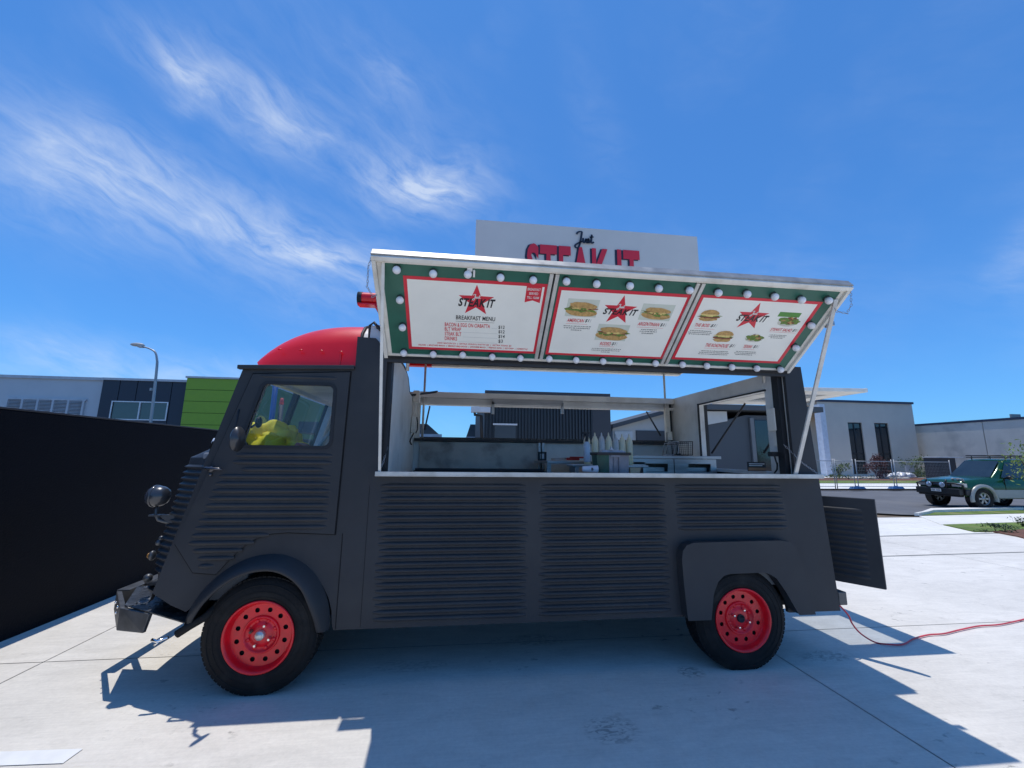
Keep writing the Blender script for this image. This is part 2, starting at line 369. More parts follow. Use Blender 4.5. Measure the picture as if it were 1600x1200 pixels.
TURF = mat('turf', (.13,.19,.03), .9, var=.35, vs=3, bump=.8, bs=30, stain=((.30,.26,.10),1.1,.9))
WPAINT = mat('road_paint', (.82,.82,.8), .6, var=.05, vs=10)
tag(sheet('ground', [(-600,-400),(900,-400),(900,900),(-600,900)], SOIL, -.05), kind='structure')
fc = tag(sheet('forecourt', [(-12,-14),(60,-14),(60,11.6),(-12,11.6)], JOINT, -.006), kind='structure')
xc = [-11.5,-6.5,-2.74,2.32,7.4,12.5,17.6,22.7]; yc = [-13.2,-9,-5.2,-1.2,3.435]
def slab(x0,x1,y0,y1):
    g = .004; sheet('slab', [(x0+g,y0+g),(x1-g,y0+g),(x1-g,y1-g),(x0+g,y1-g)], CONC, 0.0, fc)
for i in range(len(xc)-1):
    for j in range(len(yc)-1): slab(xc[i], xc[i+1], yc[j], yc[j+1])
s1a, s1b = ong(1375,838), ong(1600,832); s2a, s2b = ong(1380,869.5), ong(1600,863)
def lerp_y(a, b, x): return a.y+(b.y-a.y)*(x-a.x)/(b.x-a.x)
for i in range(len(xc)-1):
    x0, x1 = xc[i]+.004, xc[i+1]-.004
    l0, l1 = lerp_y(s2a,s2b,x0), lerp_y(s2a,s2b,x1); h0, h1 = lerp_y(s1a,s1b,x0), lerp_y(s1a,s1b,x1)
    sheet('slab', [(x0,3.439),(x1,3.439),(x1,l1-.02),(x0,l0-.02)], CONC, 0, fc)
    sheet('slab', [(x0,l0+.03),(x1,l1+.03),(x1,h1-.06),(x0,h0-.06)], CONC, 0, fc)
    sheet('slab', [(x0,h0+.06),(x1,h1+.06),(x1,11.4),(x0,11.4)], CONC2, 0, fc)
def pts(*pp): return [(ong(*q).x, ong(*q).y) for q in pp]
rL = ong(1100,800); rM = ong(1369,802); rR = ong(1432,805)
road = tag(sheet('road', [(-60,rM.y+.1),(rM.x,rM.y),(rR.x+.2,rR.y-.1),(90,rR.y-4),(90,ong(1428,766).y-5),(ong(1428,766).x,ong(1428,766).y),(ong(1295,766).x,ong(1295,766).y),(-60,ong(1295,766).y+9)], ASPH, .005), kind='structure')
tag(sheet('kerb', pts((1429,806.5),(1436,806.5),(1460,801.3),(1600,797.5),(1600,795.6),(1455,798.6)), CONC2, .10, skirt=.1), kind='structure')
tag(sheet('footpath', pts((1436,806.8),(1600,803),(1700,802),(1700,815),(1600,816.5),(1471,820.5)), CONC2, .012, skirt=.02), kind='structure')
V1 = sheet('grass_verge', pts((1441,806),(1460,801.5),(1600,797.7),(1700,797),(1700,801.5),(1600,802.8)), TURF, .02, skirt=.02)
V2 = sheet('grass_verge', pts((1474,820.7),(1600,816.7),(1700,815),(1700,824),(1600,828),(1548,831.5),(1522,831.5)), TURF, .02, skirt=.02)
for v in (V1, V2): tag(v, kind='structure')
tag(sheet('garden_bed', pts((1552,832),(1600,828.5),(1700,825),(1700,850),(1600,842)), MULCH, .022, skirt=.02), kind='structure')
fk = lambda y: pts((1285,y),(1700,y))
yk = [766, 755, 753.5, 751, 747]
k0 = ong(1295,766); k1 = ong(1428,766)
def band(name, a, b, m, dz): return tag(sheet(name, pts((1200,a),(1430,a+.0),(1500,a),(1500,b),(1200,b)), m, dz, skirt=.02), kind='structure')
band('far_kerb', 766.5, 763.3, CONC2, .11); band('far_footpath', 763.2, 757.6, CONC2, .10); band('far_verge', 757.5, 753.4, TURF, .12); band('far_garden_bed', 753.3, 748.6, MULCH, .12); band('far_path', 748.5, 744.0, CONC2, .12)
# painted arrow on the forecourt
tag(sheet('road_marking', [(onz(*q).x, onz(*q).y) for q in ((-60,1178),(130,1171),(98,1194),(-60,1200))], WPAINT, .004), kind='structure')

# ------------------------------------------------------------------ left wall
WALLP = mat('wall_render_black', (.0055,.0062,.009), .75, var=.35, vs=1.3, bump=.5, bs=70, spec=.12, stain=((.010,.010,.011),1.2,.4))
wy = -2.2
t = thing('boundary_wall', 'tall black rendered wall left of the van', 'wall', (-3.44, 3, 0))
MB().box((-3.56,-3.0,-.05),(-3.34,24.0,1.70)).build('wall_face', WALLP, t, bevel=.01)
MB().box((-3.565,-3.0,1.70),(-3.335,24.0,1.715)).build('coping', mat('coping_grey',(.03,.033,.04),.6), t, bevel=.004)

exec_parts = True
# ------------------------------------------------------------------ the van
Y0, Y1 = 2.90, 4.75
van = thing('food_truck', 'black corrugated vintage food van with red wheels, red cab roof and raised menu hatch', 'food truck', (0.5, 3.8, 0))
fy = lambda y: (lambda a, b, d: Vector((a, y+d, b)))      # sheets facing -Y
def arc(cx, cz, r, a0, a1, n=14): return [(cx+r*math.cos(math.radians(a0+(a1-a0)*i/n)), cz+r*math.sin(math.radians(a0+(a1-a0)*i/n))) for i in range(n+1)]
FW, RW, WR = (-1.155, .327), (1.945, .320), .331
win = rrect(-1.405, 1.44, -.848, 1.862, .045, skew=.085)
side = [(-1.80,.57),(-1.69,.50),(-1.60,.46)] + arc(FW[0], FW[1]+.03, .40, 165, 0)[1:] + [(-.745,.33)] + [(1.53,.335)] + arc(RW[0], RW[1]+.05, .38, 178, 2) + [(2.33,.335),(2.735,.335),(2.68,1.275),(2.632,2.115),(2.50,2.115),(2.50,2.085),(-.50,2.085),(-.61,2.20),(-.735,2.205),(-.735,1.985),(-1.448,1.958)]
opening = [(-.525,1.285),(2.49,1.285),(2.49,2.035),(-.525,2.035)]
b = MB(); plate(b, side, [win, opening], fy(Y0), .028)
b.build('side_body', BLACKP, van, bevel=.003)
b = MB(); plate(b, [(-1.42,1.30),(2.46,.5),(2.46,1.27),(-.60,1.27),(-.60,1.97),(-.735,1.97),(-1.40,1.93),(-1.72,.9),(-1.5,.75)][1:] , [rrect(-1.40,1.445,-.853,1.857,.045, skew=.085)], fy(Y0+.032), .012)
b.build('inner_lining', GREYI, van)
# far side wall with its own opening, lining inside
farwin = [(-.47,1.60),(2.42,1.60),(2.42,1.965),(-.47,1.965)]
fcab = rrect(-1.40,1.44,-.85,1.86,.045, skew=.085)
b = MB(); plate(b, [(-1.80,.57),(2.735,.335),(2.68,1.275),(2.60,2.09),(-.735,2.09),(-1.448,1.958)], [farwin, fcab], fy(Y1-.028), .028); b.build('far_side_body', BLACKP, van)
b = MB(); plate(b, [(-1.78,.6),(2.46,.6),(2.46,2.095),(-.735,2.095),(-1.44,1.95)], [[(-.455,1.585),(2.405,1.585),(2.405,1.95),(-.455,1.95)], rrect(-1.385,1.455,-.865,1.845,.045,skew=.085)], fy(Y1-.058), .028)
b.build('far_lining', WHITEI, van)
b = MB()
b.box((-.50,4.64,2.03),(2.50,4.688,2.095)); b.box((-.50,4.655,1.955),(2.50,4.69,1.985)); b.box((-.5,4.62,1.55),(2.5,4.70,1.582),1); b.box((.33,4.60,1.965),(1.14,4.64,2.03),2)
b.box((.33,4.60,1.86),(.36,4.63,2.0),2); b.box((1.12,4.60,1.88),(1.15,4.63,2.0),2)
b.build('window_rail', [WHITEI, BLACKP, STEEL], van, bevel=.003)
# rear end: lower wall, window wall, partition behind the cab
b = MB(); b.hexa([(2.60,Y0+.03,.335),(2.733,Y0+.03,.335),(2.733,Y1-.03,.335),(2.60,Y1-.03,.335)], [(2.55,Y0+.03,1.27),(2.678,Y0+.03,1.27),(2.678,Y1-.03,1.27),(2.55,Y1-.03,1.27)])
b.build('rear_wall', BLACKP, van, bevel=.004)
fx = lambda x: (lambda a, b, d: Vector((x+d, a, b)))
b = MB(); plate(b, [(Y0+.03,1.272),(Y1-.03,1.272),(Y1-.03,2.095),(Y0+.03,2.095)], [[(3.15,1.30),(4.12,1.30),(4.12,1.955),(3.15,1.955)]], fx(2.50), .05); b.build('rear_window_wall', WHITEI, van)
b = MB(); plate(b, [(Y0+.03,1.272),(Y1-.03,1.272),(Y1-.03,2.11),(Y0+.03,2.11)], [[(3.11,1.28),(4.16,1.28),(4.16,1.985),(3.11,1.985)]], fx(2.553), .06); b.build('rear_upper_body', BLACKP, van)
b = MB()
for a, c in (((4.12,1.29),(4.135,1.97)),((3.13,1.955),(4.135,1.968))): b.box((2.485,a[0],a[1]),(2.50,c[0],c[1]))
b.build('rear_window_seal', BLACKD, van)
b = MB(); plate(b, [(Y0+.03,.5),(Y1-.06,.5),(Y1-.06,1.99),(4.2,1.99),(4.08,2.0),(4.02,2.05),(3.9,2.13),(3.6,2.15),(3.2,2.14),(Y0+.1,2.10),(Y0+.03,2.03)], [], fx(-.56), .05); b.build('cab_partition', WHITEI, van)
b = MB(); b.box((-.545,Y0+.0285,1.287),(-.495,Y0+.12,2.07)); b.build('rubber_seal', BLACKD, van)
b = MB(); b.box((2.455,Y0+.045,1.285),(2.495,Y0+.11,2.06)); b.build('rubber_seal', BLACKD, van)
b = MB(); b.tube([(-.53,Y0+.06,2.12),(-.52,3.3,2.17),(-.52,3.7,2.165),(-.52,3.95,2.12),(-.52,4.06,2.05),(-.52,4.12,2.005),(-.52,4.3,2.0),(-.28,4.66,2.10)], .012)
b.build('rubber_seal', BLACKD, van)
# small fittings on the linings
for bs_ in ((((2.45,3.0,1.62),(2.495,3.09,1.80)),((2.47,2.99,1.50),(2.497,3.06,1.621))),(((-.505,4.30,1.62),(-.46,4.38,1.785)),((-.505,4.35,1.94),(-.44,4.46,2.06)),((-.5,4.37,1.78),(-.47,4.42,1.95))),(((2.38,4.62,1.69),(2.43,4.66,1.98)),((2.40,4.60,1.60),(2.44,4.65,1.70)))):
    b = MB(); [b.box(*q) for q in bs_]; b.build('switch_box', ALUC, van, bevel=.006)

b = MB(); b.tube([(2.44,3.03,1.43),(2.42,3.0,1.40),(2.43,3.0,1.36),(2.45,3.02,1.37),(2.45,3.03,1.32),(2.44,3.05,1.29)], .006); b.box((2.40,3.0,1.42),(2.46,3.05,1.455)); b.build('power_lead', BLACKD, van)
b = MB(); b.tube([(-.48,4.36,1.62),(-.50,4.3,1.56),(-.5,4.24,1.53),(-.48,4.2,1.50)], .007); b.tube([(-.455,4.34,1.78),(-.44,4.3,1.72),(-.44,4.3,1.65),(-.455,4.33,1.62)], .006)
b.build('power_lead', BLACKD, van)
# floor, underbody and wheel wells
b = MB(); b.box((-1.5,2.95,.40),(2.62,4.70,.44)); b.box((-.7,3.15,.30),(2.6,3.22,.40)); b.box((-.7,4.4,.30),(2.6,4.47,.40)); b.box((1.47,3.08,.40),(2.42,3.30,.80)); b.box((-1.6,3.10,.40),(-.70,3.32,.80)); b.box((-.72,2.95,.40),(-.68,4.7,1.2))
b.box((-1.155-.03,3.0,.29),(-1.155+.03,4.6,.35)); b.box((1.945-.03,3.0,.29),(1.945+.03,4.6,.35)); b.box((-.3,3.5,.22),(1.6,3.62,.30))
b.build('underbody', DARKIN, van)
# ribs pressed into the side
for x0, x1, n in ((-.512,.462,21),(.552,1.455,21)):
    b = MB()
    for k in range(n):
        z = 1.198-.0408*k; j = rnd.uniform(-.012,.012); b.bead(x0+j, x1+rnd.uniform(-.01,.01), z, Y0, .030, .017)
    b.build('ribbed_panel', BLACKP, van)
b = MB()
for k in range(8): b.bead(1.535+rnd.uniform(-.006,.006), 2.36+.004*k, 1.198-.0408*k, Y0, .030, .017)
b.build('ribbed_panel', BLACKP, van)
b = MB(); b.box((-.586,Y0-.002,.34),(-.5845,Y0,1.2)); b.box((-.735,Y0-.003,.335),(-.731,Y0,.9)); b.build('body_seam', SEAM, van)
# cab door
door = [(-1.378,1.915),(-.762,1.95),(-.780,.898),(-1.06,.912),(-1.16,.905),(-1.25,.875),(-1.33,.82),(-1.40,.74),(-1.452,.672),(-1.584,.685),(-1.707,.852)]
b = MB(); plate(b, [(x*1.0+(.007 if x > -1 else -.007), z+(.008 if z > 1.2 else -.007)) for x, z in door], [win], fy(Y0-.0035), .003); b.build('door_gap', SEAM, van)
b = MB(); plate(b, door, [rrect(-1.398,1.446,-.854,1.857,.04,skew=.085)], fy(Y0-.014), .010)
def dl(z): return -1.707+(z-.852)*(.329/1.063) if z > .852 else -1.707+(.852-z)*(.123/.167)
def dr(z):
    if z > .925: return -.83
    q = [(.925,-.86),(.9,-1.13),(.84,-1.24),(.8,-1.29),(.72,-1.36),(.66,-1.40)]
    for (z1, x1), (z0, x0) in zip(q, q[1:]):
        if z0 <= z <= z1: return x0+(x1-x0)*(z-z0)/(z1-z0)-.04
    return -1.46
for k in range(16):
    z = 1.388-.0445*k; x0 = dl(z)+(.12 if k < 2 else .19 if k == 2 else .075); x1 = dr(z) - (.05 if k in (2,) else 0)
    if k == 15: x0, x1 = -1.56, -1.47
    if x1-x0 > .05: b.bead(x0, x1, z, Y0-.014, .030, .012)
b.bead(-1.33,-.84,1.905,Y0-.014,.022,.006)
cd = b.build('cab_door', BLACKP, van, bevel=.002)
b = MB(); plate(b, [(p[0]*1.0, p[1]) for p in rrect(-1.415,1.43,-.838,1.872,.055,skew=.085)], [rrect(-1.392,1.452,-.860,1.851,.036,skew=.085)], fy(Y0-.018), .012); b.build('window_seal', BLACKD, cd)
b = MB(); plate(b, rrect(-1.40,1.444,-.852,1.859,.04,skew=.085), [], fy(Y0+.006), .003); b.build('window_pane', GLASS, cd)
b = MB(); hp = ony(334,733,Y0-.03); b.tube([(hp.x-.045,Y0-.02,hp.z+.004),(hp.x-.04,Y0-.05,hp.z+.006),(hp.x+.04,Y0-.052,hp.z+.002),(hp.x+.06,Y0-.045,hp.z-.002)], [.009,.011,.008,.005]); b.lathe([(0,0),(.02,0),(.018,-.012),(0,-.014)], (hp.x-.02,Y0-.014,hp.z), (0,1,0), 14); b.lathe([(0,0),(.010,0),(.009,-.012),(0,-.014)], (hp.x-.02,Y0-.014,hp.z-.035), (0,1,0), 12)
b.build('door_handle', mat('dark_chrome',(.10,.10,.11),.25,.8), cd)
# rain gutter over the door
b = MB(); b.box((-1.475,Y0-.028,1.958),(-.735,Y0+.01,1.985),rot=Matrix.Rotation(math.radians(-1.9),3,'Y')); b.build('rain_gutter', BLACKP, van, bevel=.004)
# front end: lofted nose with ribs
def Xb(z): return -1.80 + (z-.57)*(.352/1.388)
def nose_pt(u, z, bulge=True):
    """plan outline of the nose at height z, u 0..1 from near side to far side"""
    w = abs(u-.5)*2
    ys = Y0+.004 + (Y1-Y0-.008)*u
    k = 1-w; a = min(1, k/.20); a = a*a*(3-2*a)
    hb = max(0, min(1, (1.42-z)/.05)) if z > 1.37 else 1
    out = (.095 + .07*max(0, (z-.55)/.85) + .09*(1-w*w)) * hb + .03*(1-w*w)
    lowf = max(0, min(1, (z-.45)/.3)); return Vector((Xb(z) - out*a*(.35+.65*lowf), ys, z))
b = MB(); NU, NV = 60, 190
def nf(u, v):
    z = .52 + (1.43-.52)*v; p = nose_pt(u, z); w = abs(u-.5)*2; e = min(1, (1-w)/.10)
    e = max(0, min(1, (1-w-.03)/.06)); r = max(0, math.sin((z-.66)/.0375*2*PI)) if .66 < z < 1.335 else 0
    return (p.x - .016*(r**.6)*e, p.y - .008*(r**.6)*e*(1 if u < .5 else -1)*(1 if w > .7 else 0), z)
b.grid(nf, NU, NV)
# scuttle up to the windscreen
b.grid(lambda u, v: (lambda p, q: p.lerp(q, v))(nose_pt(u,1.369), Vector((Xb(1.47)-.012, Y0+.004+(Y1-Y0-.008)*u, 1.47))), NU, 4)
b.build('nose_panel', BLACKP, van)
b = MB()
for ya, yb in ((Y0+.03,3.80),(3.85,Y1-.03)):
    b.add([(Xb(1.48)+.012,ya,1.48),(Xb(1.48)+.012,yb,1.48),(Xb(1.92)+.012,yb,1.92),(Xb(1.92)+.012,ya,1.92)], [(0,1,2,3)])
b.build('windscreen', WSCREEN, van)
b = MB()
def pil(y, w): b.hexa([(Xb(1.46)-.01,y,1.46),(Xb(1.46)+.04,y,1.46),(Xb(1.46)+.04,y+w,1.46),(Xb(1.46)-.01,y+w,1.46)], [(Xb(1.95)-.01,y,1.95),(Xb(1.95)+.04,y,1.95),(Xb(1.95)+.04,y+w,1.95),(Xb(1.95)-.01,y+w,1.95)])
pil(Y0+.031,.04); pil(3.80,.05); pil(Y1-.075,.04); b.box((-1.46,Y0+.031,1.925),(-1.40,Y1-.06,1.957)); b.box((-1.60,Y0+.031,1.44),(-1.54,Y1-.02,1.475))
b.build('windscreen_frame', BLACKP, van, bevel=.006)
b = MB(); b.tube([ony(374,640,Y0-.012),ony(361,700,Y0-.012)], .007); b.build('window_channel', BLACKD, van)
# red cab roof
def roof_f(u, v):
    """u: front to back, v: near to far"""
    x = -1.425 + .69*u; yc = 3.825; hw = .90-.02*0
    s = (v-.5)*2; prof = (1-(1-min(1, u*.97+.03))**2.6)**.62
    edge = (1-abs(s)**7)**.5
    z = 1.972 + .012*u + (.395*prof)*edge
    x2 = x + .06*(1-edge)*(1-u)
    return (x2, yc+hw*s, z)
b = MB(); b.grid(roof_f, 40, 60)
b.grid(lambda u, v: (-1.425+.69*u, 2.925+u*0, 1.972+.012*u-.012*v), 10, 1)
rf = b.build('cab_roof', REDP, van)
for x in (-1.245,-1.11,-.975,-.845):
    b = MB(); b.ball((x, 2.927, 2.10), .015, 12, 0, (1,.4,.4))
    b.box((x-.0035,2.926,2.0),(x+.0035,2.94,2.09)) if x > -.9 else None
    b.build('roof_vent', REDP, rf)
# bulkhead arch between the cab roof and the kitchen body
MILKY = mat('milky_sheet', (.74,.73,.70), .35, var=.15)
def arch(y): s = (y-3.825)/.90; return 2.0 + .385*max(0, 1-abs(s)**7.0)**.5
AY = [2.93+i*(1.79)/24 for i in range(25)]
b = MB(); poly = [(2.93,2.0)]+[(y, arch(y)-.02) for y in AY]+[(4.72,2.0)]
plate(b, poly, [], lambda a, c, d: Vector((-.735+d, a, c)), .012); b.build('bulkhead_sheet', MILKY, van)
b = MB(); b.tube([(-.728, y, arch(y)-.006) for y in AY], .012); b.tube([(-.655, y, arch(y)+.0) for y in AY], .017); b.build('bulkhead_hoop', BLACKP, van)
b = MB(); b.grid(lambda u, v: (-.73+.07*u, 2.93+1.79*v, arch(2.93+1.79*v)-.012), 2, 24); b.build('bulkhead_cover', MILKY, van)
# slanted corner infill towards the raised roof
b = MB(); b.prism([(-.655,2.91,2.19),(-.655,2.935,2.31),(-.52,2.935,2.20),(-.50,2.91,2.10)], (0,.006,0)); b.build('corner_sheet', MILKY, van)
b = MB(); b.tube([(-.66,2.925,2.19),(-.665,2.935,2.30),(-.64,2.935,2.325),(-.56,2.93,2.24),(-.49,2.925,2.11)], .010); b.build('corner_hoop', BLACKP, van)
# raised kitchen roof on posts
def rz_(y): s = (y-3.83)/.97; return 2.49+.17*max(0, 1-abs(s)**2.4)**.6
b = MB()
for x0, x1, mi in ((-.62,-.36,1),(-.36,2.66,0)):
    b.grid(lambda u, v: (x0+(x1-x0)*u, 2.87+1.92*v, rz_(2.87+1.92*v)), 6, 30, mi)
    b.grid(lambda u, v: (x0+(x1-x0)*u, 4.79-1.92*v, rz_(4.79-1.92*v)-.02), 6, 30, mi)
    b.box((x0,2.855,2.415),(x1,2.875,2.50),mi); b.box((x0,4.785,2.415),(x1,4.805,2.50),mi); b.box((x0,2.83,2.405),(x1,2.875,2.418),mi); b.box((x0,4.74,2.405),(x1,4.82,2.418),mi)
for x, mi in ((-.63,1),(2.66,0)):
    poly = [(x, 2.86, 2.42)]+[(x, 2.87+1.92*i/24, rz_(2.87+1.92*i/24)+.004) for i in range(25)]+[(x, 4.80, 2.42)]
    b.prism(poly, (.014,0,0), mi)
b.lathe([(.0,-.012),(.05,-.01),(.05,.02)], (-.735,2.885,2.475), (1,0,0), 20, 2); b.lathe([(.047,.02),(.047,.12)], (-.735,2.885,2.475), (1,0,0), 20, 1); b.box((-.735,2.83,2.418),(-.62,2.90,2.428),1)
rr = b.build('raised_roof', [ALUC, REDP, BLACKD], van)
for x, y in ((-.42,4.66),(2.40,4.66),(-.40,3.02),(2.40,3.02)): MB().tube([(x,y,1.55 if y > 4 else 2.0),(x,y,2.42)], .012, 10).build('roof_post', ALU, van)
# sign standing on the raised roof
sy = 3.80; sl = ony(744,343,sy); sr = ony(1089,370,sy)
b = MB(); b.box((sl.x,sy,2.62),(sr.x,sy+.05,sl.z)); sgf = fy(sy)
zt = ony(850,382,sy).z; zb = zt-.50; xl = ony(822,400,sy).x; xr = ony(998,385,sy).x
W_ = xr-xl
for a_, c_, wd_ in ((0,.73,'STEAK'),(.79,1,'IT')):
    put_text(b, wd_, xl+W_*a_-.014, xl+W_*c_-.016, zb-.005, zt-.004, sgf, 2, .035, .0, .005)
    put_text(b, wd_, xl+W_*a_+.008, xl+W_*c_, zb, zt, sgf, 1, .03, .0, .009)
# "Just" in flowing pen strokes
def pen(mb, strokes, o, sx, sz, r, mi, y, fr=None):
    for st in strokes:
        P = []
        n = len(st)
        for i in range(n-1):
            p0 = Vector(st[max(0,i-1)]); p1 = Vector(st[i]); p2 = Vector(st[i+1]); p3 = Vector(st[min(n-1,i+2)])
            for k in range(6):
                t_ = k/6; P.append(.5*((2*p1)+(-p0+p2)*t_+(2*p0-5*p1+4*p2-p3)*t_*t_+(-p0+3*p1-3*p2+p3)*t_**3))
        P.append(Vector(st[-1]))
        L_ = []; R_ = []
        for i, p in enumerate(P):
            d = (P[min(i+1,len(P)-1)]-P[max(i-1,0)]); d = Vector((d.x*sx, d.y*sz)).normalized() if d.length else Vector((1,0)); nrm = Vector((-d.y, d.x))
            w = r*(.75+.5*abs(d.y)); q = Vector((o[0]+p.x*sx, o[1]+p.y*sz)); L_.append(q+nrm*w); R_.append(q-nrm*w)
        g = fr or (lambda a, c, dd: Vector((a, y+dd, c)))
        vs = [g(q.x, q.y, -.002) for q in L_]+[g(q.x, q.y, -.002) for q in R_]; m = len(P)
        mb.add(vs, [(i, m+i, m+i+1, i+1) for i in range(m-1)], mi)
JUST = [[(.08,.80),(.18,.96),(.36,1.0),(.34,.70),(.27,.20),(.18,-.15),(.04,-.2),(.0,-.05),(.14,.12),(.40,.30)],
        [(.44,.55),(.43,.30),(.50,.22),(.60,.50),(.60,.28),(.66,.22),(.74,.5)], [(.74,.55),(.70,.45),(.78,.34),(.74,.22),(.66,.25)], [(.90,.85),(.86,.30),(.92,.22),(1.0,.32)], [(.78,.64),(1.0,.68)]]
jl = ony(898,385,sy); jr = ony(927,372,sy)
pen(b, JUST, (jl.x, ony(905,384,sy).z+.0), (jr.x-jl.x), ony(905,363,sy).z-ony(905,384,sy).z, .0085, 2, sy-.012)
b.build('roof_sign', [SIGNG, MRED, SIGNN], van, bevel=0)
for x in (.6,2.0):
    b = MB(); b.box((x-.02,sy+.06,2.60),(x+.02,sy+.09,3.4)); b.tube([(x,sy+.08,3.2),(x,sy+.5,2.63)], .012); b.build('sign_brace', STEEL, van)

# serving hatch flap -------------------------------------------------
HG = Vector((-.53, Y0-.004, 2.073)); OUT = Vector((-.535, 2.262, 2.548)); ED = (OUT-HG); ED.x = 0; AWL = ED.length-.05; ED.normalize()
NU_ = Vector((1,0,0)).cross(ED).normalized()
if NU_.z > 0: NU_ = -NU_                              # outward normal of the underside (down, towards the viewer)
AX0, AX1 = -.53, 2.505
def aw(u, v, d): return Vector((0, HG.y, HG.z)) + Vector((u,0,0)) + ED*v - NU_*d      # d > 0 goes up into the flap
def auv(px, py, lift=0.0):
    p = onp(px, py, Vector((0,HG.y,HG.z))+NU_*lift, NU_); q = p-Vector((0,HG.y,HG.z)); return p.x, q.dot(ED)
flap_o = tag(MB().add([aw(AX0,0,.03),aw(AX1,0,.03),aw(AX1,AWL,.03),aw(AX0,AWL,.03),aw(AX0,0,.045),aw(AX1,0,.045),aw(AX1,AWL,.045),aw(AX0,AWL,.045)], [(0,1,2,3),(7,6,5,4),(0,4,5,1),(1,5,6,2),(2,6,7,3),(3,7,4,0)]).build('serving_hatch', BLACKP, van))
def abox(mb, u0, u1, v0, v1, d0, d1, mi=0):
    mb.hexa([aw(u0,v0,d1),aw(u1,v0,d1),aw(u1,v1,d1),aw(u0,v1,d1)], [aw(u0,v0,d0),aw(u1,v0,d0),aw(u1,v1,d0),aw(u0,v1,d0)], mi)
dv1 = auv(862,425)[0]; dv1b = auv(845,563)[0]; dv2 = auv(1092,440)[0]; dv2b = auv(1037,575)[0]
D1 = (dv1+dv1b)/2; D2 = (dv2+dv2b)/2
b = MB()
abox(b, AX0-.012, AX1+.012, AWL-.016, AWL+.012, -.022, .04); abox(b, AX0+.0, AX1, AWL-.034, AWL-.018, -.006, .03); abox(b, AX0-.014, AX1+.014, AWL+.012, AWL+.022, -.008, .05, 1)
abox(b, AX0, AX1, -.006, .030, -.006, .03); abox(b, AX0-.012, AX0+.012, 0, AWL-.016, -.022, .045); abox(b, AX0+.012, AX0+.04, 0.03, AWL-.034, -.004, .03)
abox(b, AX1-.012, AX1+.012, 0, AWL-.016, -.022, .045); abox(b, AX1-.04, AX1-.012, .03, AWL-.034, -.004, .03)
b.build('hatch_frame', [ALUC, mat('grey_edging',(.34,.33,.31),.45,.3,var=.3,vs=10)], flap_o, bevel=.003)
for d in (D1, D2):
    b = MB(); abox(b, d-.030, d-.006, .032, AWL-.036, -.012, .028); abox(b, d+.006, d+.030, .032, AWL-.036, -.012, .028); abox(b, d-.006, d+.006, .032, AWL-.036, .0, .028, 1)
    b.build('hatch_divider', [ALU, BLACKD], flap_o, bevel=.002)
b = MB(); abox(b, AX0, AX1, .0, .012, -.018, -.007); b.build('hinge_strip', BLACKD, flap_o)
Z = {1: (600,380,5.714), 2: (840,400,6.0), 3: (1020,420,5.0)}
def zp(k, x, y): ox, oy, s = Z[k]; return auv(ox+x/s, oy+y/s)
FOODC = [mat('food_bun',(.56,.34,.12),.6,var=.35,vs=60), mat('food_lettuce',(.16,.26,.05),.6,var=.5,vs=90), mat('food_meat',(.24,.075,.04),.6,var=.5,vs=90), mat('food_cheese',(.80,.62,.22),.5,var=.2,vs=70), mat('food_backing',(.66,.70,.60),.6,var=.05,vs=20), mat('food_green_board',(.10,.30,.05),.5), mat('food_bowl',(.66,.64,.55),.5,var=.1,vs=30)]
BM = [BOARDW, MRED, MBLK, MFAINT, MWHT, GREEN] + FOODC
def blob(mb, cu, cv, ru, rv, mi, lift, wob=.12, n=20, a0=0, a1=360, rot=0):
    vs = [];
    for i in range(n):
        a = math.radians(a0+(a1-a0)*i/(n-1 if a1-a0 < 360 else n)); r = 1+rnd.uniform(-wob, wob)
        x = ru*r*math.cos(a); y = rv*r*math.sin(a); c_, s_ = math.cos(rot), math.sin(rot)
        vs.append(aw(cu+x*c_-y*s_, cv+x*s_+y*c_, -lift))
    mb.add(vs, [tuple(range(n))], mi)
def burger(mb, cu, cv, w, h, kind=0):
    l = .0035
    if kind == 0:      # burger: dome bun over layers
        blob(mb, cu, cv-h*.30, w*.50, h*.20, 6, l); blob(mb, cu, cv-h*.12, w*.54, h*.13, 8, l+.0003, .2); blob(mb, cu, cv-h*.02, w*.56, h*.10, 7, l+.0006, .3); blob(mb, cu, cv+h*.05, w*.48, h*.12, 9, l+.0009, .3)
        blob(mb, cu+.0, cv+h*.10, w*.48, h*.38, 6, l+.0012, .03, 24, 0, 180)
    elif kind == 1:    # long roll with filling
        blob(mb, cu, cv-h*.2, w*.55, h*.28, 6, l, .05, rot=-.06); blob(mb, cu, cv-h*.02, w*.50, h*.20, 7, l+.0003, .35, rot=-.06); blob(mb, cu, cv+h*.02, w*.44, h*.12, 8, l+.0006, .4); blob(mb, cu+.002, cv-.0, w*.3, h*.07, 9, l+.0009, .4); blob(mb, cu+w*.03, cv+h*.17, w*.47, h*.20, 6, l+.0012, .06, 24, rot=-.08)
        for k in range(5): blob(mb, cu+rnd.uniform(-.4,.4)*w, cv+rnd.uniform(-.08,.02)*h, w*.06, h*.06, rnd.choice((7,8,9)), l+.0015+k*.0002, .3, 10)
    else:              # salad in a bowl or on a board
        blob(mb, cu, cv-h*.1, w*.52, h*.34, 12, l, .03); blob(mb, cu, cv, w*.48, h*.32, 7, l+.0003, .25)
        for k in range(16): blob(mb, cu+rnd.uniform(-.33,.33)*w, cv+rnd.uniform(-.18,.28)*h, w*.10, h*.06, rnd.choice((8,8,6,7,9)), l+.0006+k*.00015, .3, 9, rot=rnd.uniform(-1,1))
